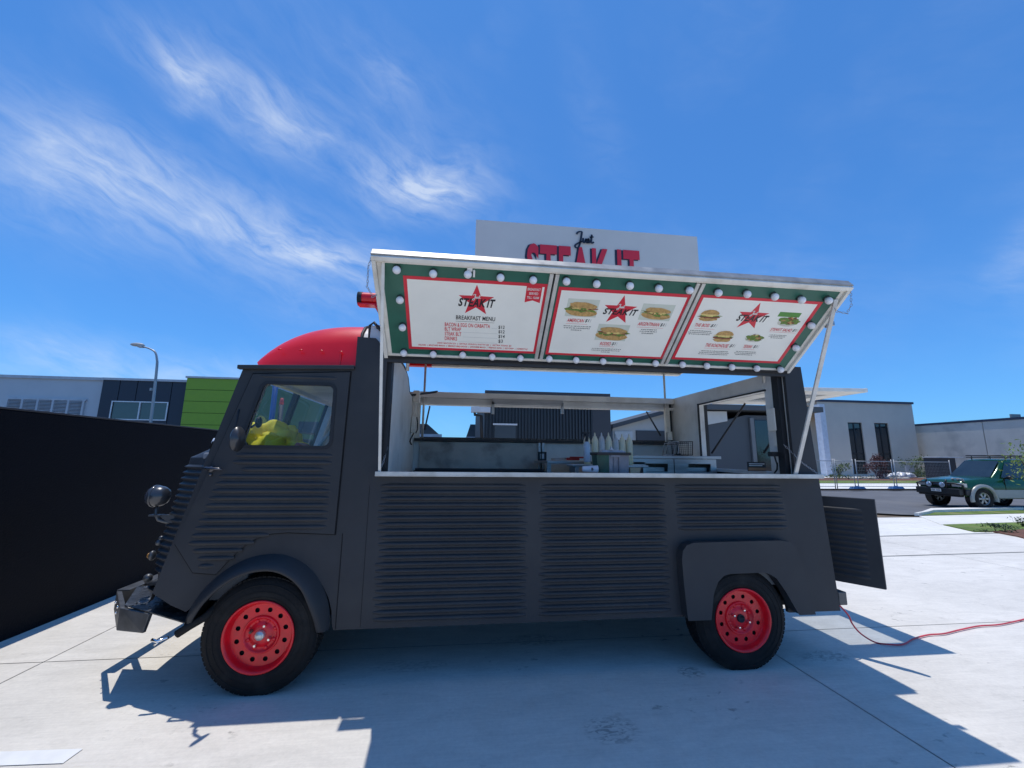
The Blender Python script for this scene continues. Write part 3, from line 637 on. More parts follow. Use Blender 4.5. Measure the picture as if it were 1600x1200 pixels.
def words(mb, u0, u1, v0, v1, n, indent=()):
    """fine print too small to read: short strokes of ink, line by line"""
    for i in range(n):
        h = (v1-v0)/n; vc = v1-h*(i+.5); a = u0; e = u1
        if indent and i < len(indent): w = (u1-u0)*indent[i]; a = (u0+u1)/2-w/2; e = (u0+u1)/2+w/2
        while a < e-.003:
            wl_ = rnd.uniform(.006,.018); q = min(e, a+wl_)
            x = a
            while x < q-.001: mb.add([aw(x,vc-h*.26,-.0035),aw(x+.0016,vc-h*.26,-.0035),aw(x+.0016,vc+h*rnd.uniform(.12,.30),-.0035),aw(x,vc+h*rnd.uniform(.1,.3),-.0035)], [(0,1,2,3)], 2); x += .0028
            a = q+.004
def arect(mb, u0, u1, v0, v1, mi, lift): mb.add([aw(u0,v0,-lift),aw(u1,v0,-lift),aw(u1,v1,-lift),aw(u0,v1,-lift)], [(0,1,2,3)], mi)
def aline(mb, k, a, c, mi=2, w=.0016):
    p, q = zp(k,*a), zp(k,*c); v = (p[1]+q[1])/2; arect(mb, p[0], q[0], v-w/2, v+w/2, mi, .0035)
def atext(mb, k, s, BL, BR, TL, mi, bold=.02, shear=0):
    p, q, r = zp(k,*BL), zp(k,*BR), zp(k,*TL); v0 = (p[1]+q[1])/2; put_text(mb, s, p[0], q[0], v0, v0+abs(r[1]-p[1]), aw, mi, bold, shear, .004)
def astar(mb, k, top, BLx, BRx, sc_=1.0):
    """five-pointed star: its top and its two feet"""
    t_, l_, r_ = zp(k,*top), zp(k,*BLx), zp(k,*BRx); R = (t_[1]-(l_[1]+r_[1])/2)/1.809; cu = (l_[0]+r_[0])/2; cv = t_[1]-R
    vs = []
    for i in range(10):
        a = PI/2+i*PI/5; rr_ = R if i % 2 == 0 else R*.40; vs.append(aw(cu+rr_*math.cos(a), cv+rr_*math.sin(a), -.0030))
    vs.append(aw(cu, cv, -.0030)); mb.add(vs, [(i, (i+1) % 10, 10) for i in range(10)], 1); return cu, cv, R
def logo(mb, k, top, BLx, BRx, tBL, tBR, tTL):
    cu, cv, R = astar(mb, k, top, BLx, BRx)
    p, q, r_ = zp(k,*tBL), zp(k,*tBR), zp(k,*tTL); v0 = (p[1]+q[1])/2; v1 = v0+abs(r_[1]-p[1]); W_ = q[0]-p[0]
    put_text(mb, 'STEAK', p[0], p[0]+W_*.755, v0, v1, aw, 2, .035, .28, .004); put_text(mb, 'IT', p[0]+W_*.77, q[0], v0, v1, aw, 2, .035, .28, .004)
    pen(mb, JUST, (cu-R*.20, cv+R*.12), R*.42, R*.30, .0022, 4, 0, lambda a, c, d: aw(a, c, -.0048))
def board(k, green, outer, inner):
    """green backing, red border and white menu, each its own depth; quads given by their corners TL TR BR BL"""
    b = MB()
    def q(c): pp = [zp(k,*x) for x in c]; return (pp[0][0]+pp[3][0])/2, (pp[1][0]+pp[2][0])/2, (pp[2][1]+pp[3][1])/2, (pp[0][1]+pp[1][1])/2
    u0,u1,v0,v1 = green; abox(b, u0, u1, v0, v1, .0, .028, 5)
    o = q(outer); abox(b, o[0], o[1], o[2], o[3], -.0022, -.0002, 1)
    i = q(inner); arect(b, i[0], i[1], i[2], i[3], 0, .0026)
    return b, o, i
gv0, gv1 = .032, AWL-.034
b, o1, i1 = board(1, (AX0+.04, D1-.030, gv0, gv1), ((175,280),(1470,372),(1355,990),(218,935)), ((210,310),(1435,398),(1330,970),(245,915)))
logo(b, 1, (832,368), (722,620), (912,634), (662,560), (990,574), (668,485))
atext(b, 1, 'BREAKFAST MENU', (643,675), (990,697), (645,637), 2, .015)
aline(b, 1, (640,690), (985,712), 2, .002)
for s, pr, y, xe in (('BACON & EGG ON CIABATTA','$12',738,945),('BLT WRAP','$12',778,687),('STEAK BLT','$14',820,690),('DRINKS','$3',862,652)):
    atext(b, 1, s, (543,y), (xe,y+(xe-543)*.045), (543,y-34), 1, .012); atext(b, 1, pr, (1020,y+27), (1020+(38 if pr == '$3' else 55),y+29), (1020,y-6), 2, .012)
    aline(b, 1, (xe+14,y+18), (1008,y+24), 3)
atext(b, 1, 'ADD BACON $3  |  EXTRA WAGYU PATTY $4  |  EXTRA STEAK $2', (475,896), (1135,924), (475,880), 1, .02)
atext(b, 1, 'SAUCES  |  MUSTARD MAYO  |  SMOKEY BBQ SAUCE  |  JAPANESE MAYO  |  FRENCH AIOLI  |  KETCHUP  |  HOMESTYLE', (308,910), (1278,957), (308,893), 1, .02)
f0 = zp(1,1272,400); f1 = zp(1,1412,405); fb_ = zp(1,1330,520)[1]
b.add([aw(f0[0],i1[3]+.002,-.0031),aw(f1[0],i1[3]+.002,-.0031),aw(f1[0],fb_-.008,-.0031),aw((f0[0]+f1[0])/2,fb_+.009,-.0031),aw(f0[0],fb_-.008,-.0031)], [(0,1,2,3,4)][:0] or [(0,3,4),(0,1,3),(1,2,3)], 1)
fw = f1[0]-f0[0]; fh = i1[3]-fb_
for j, (s, w) in enumerate((('BREAKFAST',.84),('SERVED',.60),('TILL 10AM',.78))):
    uc = (f0[0]+f1[0])/2; vt = i1[3]-fh*(.10+.27*j); put_text(b, s, uc-fw*w/2, uc+fw*w/2, vt-fh*.17, vt, aw, 4, .02, 0, .004)
b.build('menu_board', BM, flap_o)
b, o2, i2 = board(2, (D1+.030, D2-.030, gv0, gv1), ((205,280),(1440,368),(1165,968),(70,915)), ((228,315),(1403,392),(1150,945),(100,903)))
logo(b, 2, (820,365), (637,615), (825,625), (608,538), (925,562), (620,480))
def item(b, k, s, BL, BR, TL, p0, p1, u0, u1, dsc, n, ind):
    atext(b, k, s, BL, BR, TL, 1, .012, .2); h = TL[1]-BL[1]; atext(b, k, '$1', p0, p1, (p0[0]+4, p0[1]+h), 2, .012, .2)
    w = p1[0]-p0[0]; atext(b, k, '1', (p1[0]+w*.25,p1[1]), (p1[0]+w*.45,p1[1]), (p1[0]+w*.25,p1[1]+h), 3, .0, .2); aline(b, k, u0, u1, 1)
    a, c, d = zp(k,*dsc[0]), zp(k,*dsc[1]), zp(k,*dsc[2]); words(b, a[0], c[0], d[1], a[1], n, ind)
def photo(b, k, c, kind, w, h, back=True):
    p = [zp(k,*x) for x in c]; u0 = (p[0][0]+p[3][0])/2; u1 = (p[1][0]+p[2][0])/2; v0 = (p[2][1]+p[3][1])/2; v1 = (p[0][1]+p[1][1])/2
    if back: arect(b, u0, u1, v0, v1, 10, .0030)
    burger(b, (u0+u1)/2, (v0+v1)/2-.003, (u1-u0)*w, (v1-v0)*h, kind)
item(b, 2, 'AMERICAN', (272,612),(430,622),(278,580),(440,620),(478,622),(262,630),(465,637),((245,640),(500,655),(245,695)),3,(1,.95,.4))
item(b, 2, 'RODEO', (580,832),(680,838),(585,800),(690,836),(725,838),(575,843),(715,850),((510,855),(780,872),(510,900)),3,(1,1,.3))
item(b, 2, 'ARGENTINIAN', (933,648),(1135,658),(940,615),(1143,660),(1180,662),(928,663),(1175,675),((965,675),(1125,685),(965,728)),3,(.9,1,.7))
photo(b, 2, ((290,400),(585,405),(545,575),(250,560)), 1, .95, .95); photo(b, 2, ((570,630),(865,650),(820,795),(535,785)), 1, .95, .95); photo(b, 2, ((985,440),(1285,460),(1240,610),(945,595)), 1, .85, .85)
b.build('menu_board', BM, flap_o)
b, o3, i3 = board(3, (D2+.030, AX1-.04, gv0, gv1), ((385,197),(1325,262),(990,738),(143,705)), ((398,220),(1285,280),(972,720),(172,690)))
logo(b, 3, (838,262), (655,455), (790,465), (645,402), (880,418), (662,350))
item(b, 3, 'THE BOSS', (323,447),(435,455),(330,421),(445,455),(478,456),(320,463),(480,470),((285,472),(470,485),(285,512)),3,(.9,1,.9))
item(b, 3, 'THE ROADHOUSE', (403,608),(583,612),(408,581),(592,613),(622,614),(395,618),(600,624),((370,630),(600,640),(370,668)),3,(.9,1,1))
item(b, 3, 'TEXAN', (700,615),(765,619),(705,590),(777,619),(805,620),(692,626),(790,630),((645,636),(815,645),(645,672)),3,(.9,1,.8))
item(b, 3, 'STEAKIT SALAD', (912,480),(1075,490),(918,457),(1083,490),(1112,492),(905,492),(1110,498),((915,508),(1050,515),(915,542)),3,(1,1,.7))
photo(b, 3, ((370,305),(545,310),(510,412),(350,408)), 0, .88, .9, False); photo(b, 3, ((500,470),(640,475),(620,575),(460,570)), 0, .95, .9, False); photo(b, 3, ((730,495),(890,500),(860,575),(700,570)), 2, .85, 1.0, False)
g0, g1, g2 = zp(3,1005,335), zp(3,1195,345), zp(3,1000,372); arect(b, g0[0]-.01, g1[0]-.03, g2[1], g0[1], 11, .0028)
photo(b, 3, ((1000,352),(1150,362),(1125,455),(975,445)), 2, 1.05, 1.05, False)
b.build('menu_board', BM, flap_o)
# bulbs
b = MB(); b.lathe([(.0001,-.0315)]+[(.0242*math.sin(PI*i/12), -.0075-.0242*math.cos(PI*i/12)) for i in range(1,10)]+[(.013,.024)], (0,0,0), -NU_, 18); b.lathe([(.0,.0135),(.021,.0135),(.023,.0215)], (0,0,0), -NU_, 18, 1)  # second lathe: dark disc at board level behind the bulb
bulb0 = None
bp_ = [(620,421),(677,427),(731,428),(782,433),(833,437),(625,468),(629,511),(631,551),(677,553),(723,554),(769,557),(813,559),
       (885,439),(932,443),(984,446),(1029,450),(1077,453),(858,560),(900,562),(942,564),(983,565),(1024,567),
       (1122,457),(1167,459),(1210,463),(1252,468),(1294,469),(1267,508),(1243,543),(1066,569),(1104,571),(1143,573),(1182,575),(1219,577)]
for px, py in bp_:
    u, v = auv(px, py, .022); pos = aw(u, v, -.022)
    if bulb0 is None: bulb0 = b.build('light_bulb', [BULB, mat('bulb_disc',(.012,.03,.024),.5)], flap_o); bulb0.location = pos
    else: inst('light_bulb', bulb0, flap_o, pos)
b = MB(); u, v = auv(735,424,.0); abox(b, u-.02, u+.012, v+.004, v+.028, -.012, -.003); abox(b, u+.016, u+.028, v-.03, v+.015, -.016, -.003); b.build('broken_lamp_holder', MWHT, flap_o, bevel=.002)
# fixing lug on the right edge
b = MB(); p = aw(AX1+.012, AWL*.62, -.01); b.box((p.x,p.y-.012,p.z-.03),(p.x+.012,p.y+.012,p.z+.03)); b.box((p.x+.01,p.y-.03,p.z-.02),(p.x+.045,p.y+.01,p.z+.012)); b.build('hatch_catch', STEEL, flap_o, bevel=.004)
# support struts
def strut(p, q, w, d):
    p, q = Vector(p), Vector(q); a = (q-p); L0 = a.length; rot = a.to_track_quat('Z','Y').to_matrix(); m = MB()
    vs = [(sx*w/2, sy_*d/2, z) for z in (0, L0) for sx, sy_ in ((-1,-1),(1,-1),(1,1),(-1,1))]
    # keep the wide side towards the road
    ax = a.normalized(); ux = Vector((1,0,0)); ux = (ux-ax*ux.dot(ax)).normalized(); uy = ax.cross(ux)
    m.add([p+ux*x+uy*y+ax*z for x, y, z in vs], ((0,3,2,1),(4,5,6,7),(0,1,5,4),(1,2,6,5),(2,3,7,6),(3,0,4,7))); return m
la = aw(AX0+.004, AWL-.04, -.05); lb = ony(593,741,2.862)
strut(lb, ony(599,395,la.y), .018, .012).build('support_strut', ALUC, van, bevel=.002)
ra = ony(1306,468,aw(0,AWL*.86,-.04).y); rb = ony(1243,741,2.862)
m = strut(rb, ra, .030, .012); m.build('support_strut', ALU, van, bevel=.002)
# chains
def chain(path, name='chain', step=.016):
    P = [Vector(p) for p in path]; b = MB(); seg = []
    for a, c in zip(P, P[1:]):
        n = max(1, int((c-a).length/step))
        for i in range(n): seg.append((a.lerp(c, i/n), (c-a).normalized()))
    for i, (p, d) in enumerate(seg):
        u = d.orthogonal().normalized(); u = Matrix.Rotation((i % 2)*PI/2, 3, d) @ u
        ring = [p + d*math.cos(2*PI*k/8)*.010 + u*math.sin(2*PI*k/8)*.0055 for k in range(8)]; b.tube(ring+[ring[0]], .0018, 5, cap=False)
    return b.build(name, STEEL, van)
q0 = aw(AX0-.012, AWL-.01, -.01); q1 = q0+Vector((0.0,.02,-.30))
chain([q0, q0+Vector((-.012,.0,-.05)), q0+Vector((-.012,.01,-.17)), q0+Vector((.02,.02,-.22)), q0+Vector((.045,.03,-.20))])
q0 = aw(AX1+.012, AWL-.02, -.02)
chain([q0, q0+Vector((.0,.01,-.09)), q0+Vector((-.02,.03,-.14)), q0+Vector((-.07,.05,-.12)), q0+Vector((-.09,.05,-.09))])
chain([ony(1226,696,2.93), ony(1252,722,2.88), ony(1280,742,2.85)]); chain([ony(605,700,2.95), ony(598,725,2.9), ony(589,741,2.86)])
# serving counter
b = MB(); b.box((-.545,2.835,1.268),(2.665,2.85,1.292)); b.box((-.545,2.85,1.276),(2.665,2.93,1.286)); b.box((-.50,2.93,1.262),(2.44,3.24,1.274)); b.box((-.545,2.835,1.262),(2.665,2.8985,1.268))
b.build('serving_counter', ALU, van, bevel=.0015)

# wheels
def wheel(cx, cz, front=True):
    hw = .19; yf = 2.845; o = (cx, yf, cz); R = WR
    w = bpy.data.objects.new('wheel', None); COL.objects.link(w); w.location = (cx, yf+hw/2, cz); setpar(w, van); w.empty_display_size = .1
    b = MB(); b.lathe([(.198,.012),(.206,.0),(.235,-.002),(.270,.002),(.300,.010),(.313,.020),(R-.004,.030),(R,.045),(R,hw-.045),(R-.006,hw-.028),(.30,hw-.01),(.24,hw),(.2,hw)], o, (0,1,0), 96)
    # tread blocks
    n = 72
    for i in range(n):
        a = 2*PI*i/n
        for j in range(5):
            y0 = yf+.028+j*.029; off = (.5 if j % 2 else 0)*2*PI/n; a0 = a+off; a1 = a0+2*PI/n*.80
            r0, r1 = R-.008, R+.0035-(.003 if j in (0,4) else 0)
            v = []
            for rr_ in (r0, r1):
                for aa, yy in ((a0,y0),(a1,y0),(a1,y0+.023),(a0,y0+.023)): v.append((cx+rr_*math.cos(aa), yy, cz+rr_*math.sin(aa)))
            b.add(v, ((4,5,6,7),(0,1,5,4),(1,2,6,5),(2,3,7,6),(3,0,4,7)))
    # raised rings on the sidewall and short ribs at the shoulder
    for rr_ in (.222,.252,.288): b.lathe([(rr_-.003,.004),(rr_,-.004 if rr_ < .26 else .001),(rr_+.003,.004)], o, (0,1,0), 64)
    b.build('tyre', TYRE, w)
    b = MB(); b.lathe([(.200,.008),(.204,-.004),(.198,-.009),(.190,-.003),(.184,.010),(.180,.025),(.176,.038),(.172,.042)], o, (0,1,0), 64)
    fr = lambda a, c, d: Vector((cx+a, yf+.040+d, cz+c))
    holes = [[(.140*math.cos(2*PI*(i+.5)/12)+.0145*math.cos(t_*PI/5), .140*math.sin(2*PI*(i+.5)/12)+.0145*math.sin(t_*PI/5)) for t_ in range(10)] for i in range(12)]
    plate(b, [(.173*math.cos(2*PI*i/64), .173*math.sin(2*PI*i/64)) for i in range(64)], holes+[[(.106*math.cos(2*PI*i/48), .106*math.sin(2*PI*i/48)) for i in range(48)]], fr, .005)
    b.lathe([(.107,.042),(.106,.032),(.101,.026),(.095,.028),(.092,.040),(.070,.046),(.066,.039),(.045,.034),(.030,.032),(.0,.032)], o, (0,1,0), 48)
    for i in range(8):
        a = 2*PI*(i+.5)/8; b.ball((cx+.080*math.cos(a), yf+.042, cz+.080*math.sin(a)), .012, 10, 0, (1,.6,1))
    b.build('rim', REDW, w)
    b = MB(); b.lathe([(.19,.062),(.0,.062)], o, (0,1,0), 32); b.build('brake_drum', DARKIN, w)
    b = MB()
    if front: b.lathe([(.027,.036),(.027,.014),(.022,.008),(0,.006)], o, (0,1,0), 28); b.lathe([(.018,.0065),(.016,.004),(.0,.004)], o, (0,1,0), 24)
    else: b.lathe([(.027,.036),(.026,.020),(.020,.016),(.019,.026),(0,.026)], o, (0,1,0), 28)
    b.build('hub_cap', mat('hub_silver',(.62,.62,.58),.35,.6,var=.2,vs=30) if front else BLACKD, w)
    for i in range(4):
        a = math.radians(68+90*i); ox, oz = .058*math.cos(a), .058*math.sin(a)
        b = MB(); b.lathe([(.010,.038),(.010,.016),(.007,.010),(0,.009)], (cx+ox,yf,cz+oz), (0,1,0), 6, smooth=False); b.build('wheel_nut', CHROME if not (front and i == 1) else mat('rusty_steel',(.16,.08,.05),.7), w)
    return w
wf = wheel(*FW); wrr = wheel(*RW, front=False)
# the pair on the far side
for (cx, cz) in (FW, RW):
    o = bpy.data.objects.new('wheel', None); COL.objects.link(o); o.location = (cx, 4.66, cz); setpar(o, van)
    b = MB(); b.lathe([(0,-.03),(.2,-.03),(.2,0),(.30,0),(WR,.03),(WR,.16),(.3,.19),(0,.19)], (cx,4.56,cz), (0,1,0), 48); b.build('tyre', TYRE, o)

# front fender: swept arch
fo = [(-1.585,.39),(-1.555,.465),(-1.49,.565),(-1.40,.655),(-1.30,.715),(-1.19,.745),(-1.08,.742),(-.98,.70),(-.90,.63),(-.845,.54),(-.805,.44),(-.785,.335)]
def cr(pts_, n=5):
    P = [Vector(p) for p in pts_]; out = []
    for i in range(len(P)-1):
        p0, p1, p2, p3 = P[max(0,i-1)], P[i], P[i+1], P[min(len(P)-1,i+2)]
        for k in range(n): t_ = k/n; out.append(.5*((2*p1)+(-p0+p2)*t_+(2*p0-5*p1+4*p2-p3)*t_*t_+(-p0+3*p1-3*p2+p3)*t_**3))
    return out+[P[-1]]
fo = cr(fo); cen = Vector((FW[0], FW[1]))
b = MB(); rows = ((.035,Y0+.002),(.030,Y0-.012),(.012,Y0-.045),(-.010,Y0-.085),(-.030,Y0-.100),(-.044,Y0-.098),(-.045,Y0-.085),(-.020,Y0-.02),(-.015,Y0+.12))
vs = []
for r_, y in rows:
    for i, p in enumerate(fo):
        d = (p-cen).normalized(); tp = math.sin(min(1, min(i, (len(fo)-1-i)*1.2)/12)*PI/2)*.55+.45; q = p+d*(r_ if r_ < 0 else r_*tp); vs.append((q.x, Y0+(y-Y0)*(tp if y < Y0 else 1), q.y))
n = len(fo); b.add(vs, [(j*n+i, j*n+i+1, (j+1)*n+i+1, (j+1)*n+i) for j in range(len(rows)-1) for i in range(n-1)], 0, True)
b.build('front_fender', BLACKP, van)
b = MB(); inner = [p.lerp(cen, .14) for p in fo]
b.add([(p.x, y, p.y) for y in (Y0-.06, Y0+.30) for p in [q.lerp(cen,.02) for q in fo[:34]]], [(i, i+1, 34+i+1, 34+i) for i in range(33)], 0, True)
b.tube([(-1.60,2.84,.36),(-1.54,2.85,.40),(-1.47,2.86,.44),(-1.42,2.9,.50)], .022); b.build('wheel_arch_liner', DARKIN, van)
# rear fender box
rfo = [(1.535,.335),(1.520,.56),(1.515,.72),(1.525,.775),(1.555,.812),(1.61,.828),(1.90,.832),(2.26,.835),(2.33,.825),(2.375,.79),(2.405,.70),(2.44,.55),(2.47,.345)]
rfi = [(2.345,.345),(2.26,.50),(2.20,.585),(2.15,.615),(2.10,.625),(1.86,.622),(1.81,.61),(1.765,.57),(1.73,.50),(1.70,.335)]
b = MB(); plate(b, rfo+rfi, [], fy(2.822), .076); b.build('rear_fender', BLACKP, van, bevel=.022)
# bumper and step plate
CHQ = mat('chequer_plate', (.10,.105,.11), .35, .7, var=.5, vs=26, bump=.8, bs=40)
BUMP = mat('bumper_black', (.11,.112,.115), .42, .5, var=.3, vs=14)
b = MB()
bx = lambda px, py, y: ony(px, py, y)
P1, P2, P3, P4 = (-2.115,3.02), (-1.87,2.80), (-1.86,2.78), (-2.13,3.0)
b.box((-2.27,3.3,.37),(-2.245,4.65,.475)); b.box((-2.27,3.3,.475),(-2.19,4.65,.483)); b.box((-2.27,3.3,.362),(-2.2,4.65,.37))
b.hexa([(-2.27,3.3,.36),(-2.245,3.31,.36),(-1.99,2.99,.345),(-2.01,2.97,.345)], [(-2.27,3.3,.475),(-2.245,3.31,.475),(-1.99,2.99,.47),(-2.01,2.97,.47)])
b.hexa([(-2.01,2.97,.345),(-1.99,2.99,.345),(-1.815,2.92,.35),(-1.82,2.90,.35)], [(-2.01,2.97,.47),(-1.99,2.99,.47),(-1.79,2.92,.455),(-1.80,2.90,.455)])
bm_ = b.build('front_bumper', BUMP, van, bevel=.003)
b = MB(); b.prism([(-2.0,2.99,.475),(-1.80,2.905,.458),(-1.53,2.85,.40),(-1.45,3.05,.40),(-1.85,3.3,.50),(-2.18,3.35,.483)], (0,0,.006))
for i in range(9):
    for j in range(5):
        x = -1.96+.045*i; y = 2.98+.05*j-(x+1.96)*.25; z = .485-(x+2.0)*.16+(y-3.0)*.06
        if rnd.random() < .95: b.box((x-.014,y-.003,z-.004),(x+.014,y+.003,z+.004), 0, Matrix.Rotation((i+j) % 2*1.57+.6, 3, 'Z'))
b.build('step_plate', CHQ, bm_)
for x, z in ((-2.08,.45),(-2.12,.40),(-2.20,.43)): MB().ball((x,2.97+(-2.01-x)*1.27-.004,z), .008, 8, 0).build('bumper_bolt', CHROME, bm_)
b = MB()
b.tube([(-1.62,2.80,.36),(-1.67,2.79,.345),(-1.70,2.79,.355)], .009); b.tube([(-1.66,2.79,.345),(-1.68,2.79,.325)], .007)
b.build('bonnet_hook', CHROME, bm_)
b = MB(); b.tube([(-2.22,3.5,.47),(-2.05,3.3,.52),(-1.86,3.15,.58)], .02); b.ball((-1.975,3.12,.60), .026, 14); b.build('bumper_bracket', BUMP, bm_)
# headlamps
for y in (3.04, 4.60):
    h = ony(245,775,3.04); b = MB()
    c0 = Vector((h.x, y, h.z))
    b.lathe([(0.0,.072),(.026,.069),(.047,.058),(.060,.038),(.066,.012),(.066,.0)], c0+Vector((.0,0,0)), (1,0,-.02), 28)
    b.lathe([(.066,.0),(.070,-.002),(.070,-.012),(.065,-.018)], c0, (1,0,-.02), 28)
    b.lathe([(.065,-.018),(.055,-.036),(.034,-.046),(.0,-.050)], c0, (1,0,-.02), 28, 1)
    hl = b.build('headlamp', [mat('lamp_shell',(.045,.048,.055),.3,.2,coat=.5), mat('lamp_face',(.09,.10,.13),.2,.4,coat=.4)], van)
    b = MB(); s_ = 1 if y < 3.8 else -1
    b.tube([c0+Vector((.01,0,-.066)), c0+Vector((.01,0,-.115)), c0+Vector((.03,0,-.15)), c0+Vector((.08,.02*s_,-.17)), c0+Vector((.13,.05*s_,-.15))], .010)
    b.box((c0.x-.02,y-.02,c0.z-.125),(c0.x+.05,y+.02,c0.z-.115)); b.prism([(c0.x+.03,y-.01,c0.z-.115),(c0.x+.135,y-.01,c0.z-.118),(c0.x+.12,y-.01,c0.z-.17),(c0.x+.08,y-.01,c0.z-.155)], (0,.02,0)); b.build('lamp_bracket', BUMP, hl)
b = MB(); p = ony(238,868,3.10); b.ball(p, .026, 14, 0, (.7,1,1.2)); b.ball(p+Vector((-.02,0,0)), .017, 12, 1, (.5,1,1)); b.build('indicator_lamp', [BUMP, mat('amber_lens',(.35,.16,.03),.2)], van)
b = MB(); p = ony(248,848,3.06); b.ball(p, .018, 10, 0); b.ball(p+Vector((-.02,.05,.02)), .014, 10)
b.build('indicator_lamp', [BUMP, mat('amber_lens',(.35,.16,.03),.2)], van)
# mirror on the door
mb_ = ony(371,686,2.70); b = MB()
b.lathe([(0,-.012),(.035,-.011),(.050,-.004),(.052,.004),(.0,.012)], (0,0,0), (.85,-.35,0), 22)
for i in range(len(b.v)):
    v = Vector(b.v[i]); b.v[i] = tuple(mb_+Vector((v.x, v.y, v.z*1.45)))
mr = b.build('wing_mirror', mat('mirror_back',(.035,.036,.04),.3,coat=.4), van)
b = MB(); b.tube([mb_+Vector((-.01,.02,0)), mb_+Vector((-.045,.04,.012)), mb_+Vector((-.07,.08,.0)), mb_+Vector((-.10,.185,-.01))], .008); b.tube([mb_+Vector((-.06,.06,.03)), mb_+Vector((-.058,.07,-.05))], .010); b.tube([mb_+Vector((-.01,.02,-.01)), mb_+Vector((-.05,.05,-.03))], .006)
b.build('mirror_arm', mat('dark_chrome',(.1,.1,.1),.25,.8), mr)
# cab inside: dash shelf, seat back, steering wheel, far door window
b = MB(); b.box((-1.66,2.96,1.36),(-1.25,4.68,1.40)); b.box((-1.62,2.96,.5),(-1.30,4.68,1.36)); b.build('dashboard', mat('dash_grey',(.20,.21,.23),.6), van, bevel=.01)
b = MB(); b.box((-1.39,Y0+.04,1.93),(-.74,Y1-.06,1.955)); b.box((-.775,Y0+.04,.5),(-.74,Y1-.06,1.93)); b.build('headlining', WHITEI, van)
b = MB()
for y in (3.45,4.25): b.hexa([(-1.02,y-.28,.9),(-.88,y-.28,.9),(-.88,y+.28,.9),(-1.02,y+.28,.9)], [(-.92,y-.24,1.50),(-.84,y-.24,1.50),(-.84,y+.24,1.50),(-.92,y+.24,1.50)])
b.build('seat', mat('seat_grey',(.28,.28,.29),.7), van, bevel=.04)
b = MB(); ring = [Vector((-1.0,3.3,1.44))+Vector((.09*math.cos(a),.19*math.sin(a)*1.0,.17*math.cos(a))) for a in [2*PI*i/28 for i in range(29)]]; b.tube(ring, .012, 8, cap=False); b.tube([(-1.25,3.3,1.36),(-1.0,3.3,1.44)], .02)
b.build('steering_wheel', mat('wheel_grey',(.45,.46,.47),.35), van)
b = MB(); plate(b, rrect(-1.36,1.50,-.88,1.83,.06,skew=.05), [rrect(-1.34,1.52,-.90,1.81,.05,skew=.05)], fy(4.66), .02); b.build('door_trim', GREYI, van)
b = MB(); b.hexa([(Xb(1.46)+.045,4.60,1.46),(Xb(1.46)+.10,4.60,1.46),(Xb(1.46)+.10,4.68,1.46),(Xb(1.46)+.045,4.68,1.46)], [(-1.40,4.60,1.93),(-1.34,4.60,1.93),(-1.34,4.68,1.93),(-1.40,4.68,1.93)]); b.box((-1.40,2.98,1.90),(-1.36,4.66,1.93)); b.build('pillar_trim', WHITEI, van)
b = MB(); b.box((-.86,3.03,1.66),(-.83,3.07,1.74)); b.ball((-1.45,3.2,1.62), .035, 10, 0, (.6,1,1.2)); b.tube([(-1.45,3.2,1.62),(-1.5,3.2,1.58)], .008); b.build('sun_visor_mount', BLACKD, van)
# kitchen inside
b = MB(); b.box((-.44,4.655,1.25),(.86,4.665,1.545)); b.build('splashback', SOOT, van)
b = MB(); b.box((.86,4.62,1.20),(.885,4.69,1.55)); b.box((.90,4.62,1.20),(.93,4.69,1.55)); b.build('splashback_post', STEEL, van, bevel=.003)
b = MB(); b.box((-.42,3.9,1.24),(.80,4.62,1.262)); b.box((-.42,3.9,.5),(.80,3.93,1.24)); b.box((-.40,3.88,1.262),(.78,3.905,1.285)); b.build('griddle', [BLACKD], van, bevel=.003)
b = MB(); b.box((.80,3.85,1.335),(1.75,4.55,1.36)); b.box((.80,3.86,.5),(.84,3.9,1.335)); b.box((1.70,3.86,.5),(1.74,3.9,1.335)); b.box((.80,3.9,1.20),(1.75,4.5,1.22)); b.build('work_bench', STEEL, van, bevel=.003)
ox = [ony(985,700,3.85).x, ony(1052,700,3.85).x, ony(1118,700,3.85).x]
b = MB(); b.box((ox[0]-.03,3.83,1.392),(ox[2]+.04,4.5,1.42)); b.build('prep_top', STEEL, van, bevel=.003)
for i in (0,1):
    x0, x1 = ox[i]+.004, ox[i+1]-.004; b = MB(); plate(b, [(x0,.9),(x1,.9),(x1,1.39),(x0,1.39)], [[(x0+.14,1.27),(x1-.06,1.27),(x1-.06,1.345),(x0+.14,1.345)]], fy(3.85), .02); b.box((x0,4.2,.9),(x1,4.22,1.39)); b.box((x0+.15,3.90,1.27),(x1-.07,4.0,1.31)); b.box((x0+.002,3.872,.9),(x0+.01,4.2,1.385)); b.box((x1-.01,3.872,.9),(x1-.002,4.2,1.385)); b.build('fridge_drawer', STEEL, van, bevel=.002)
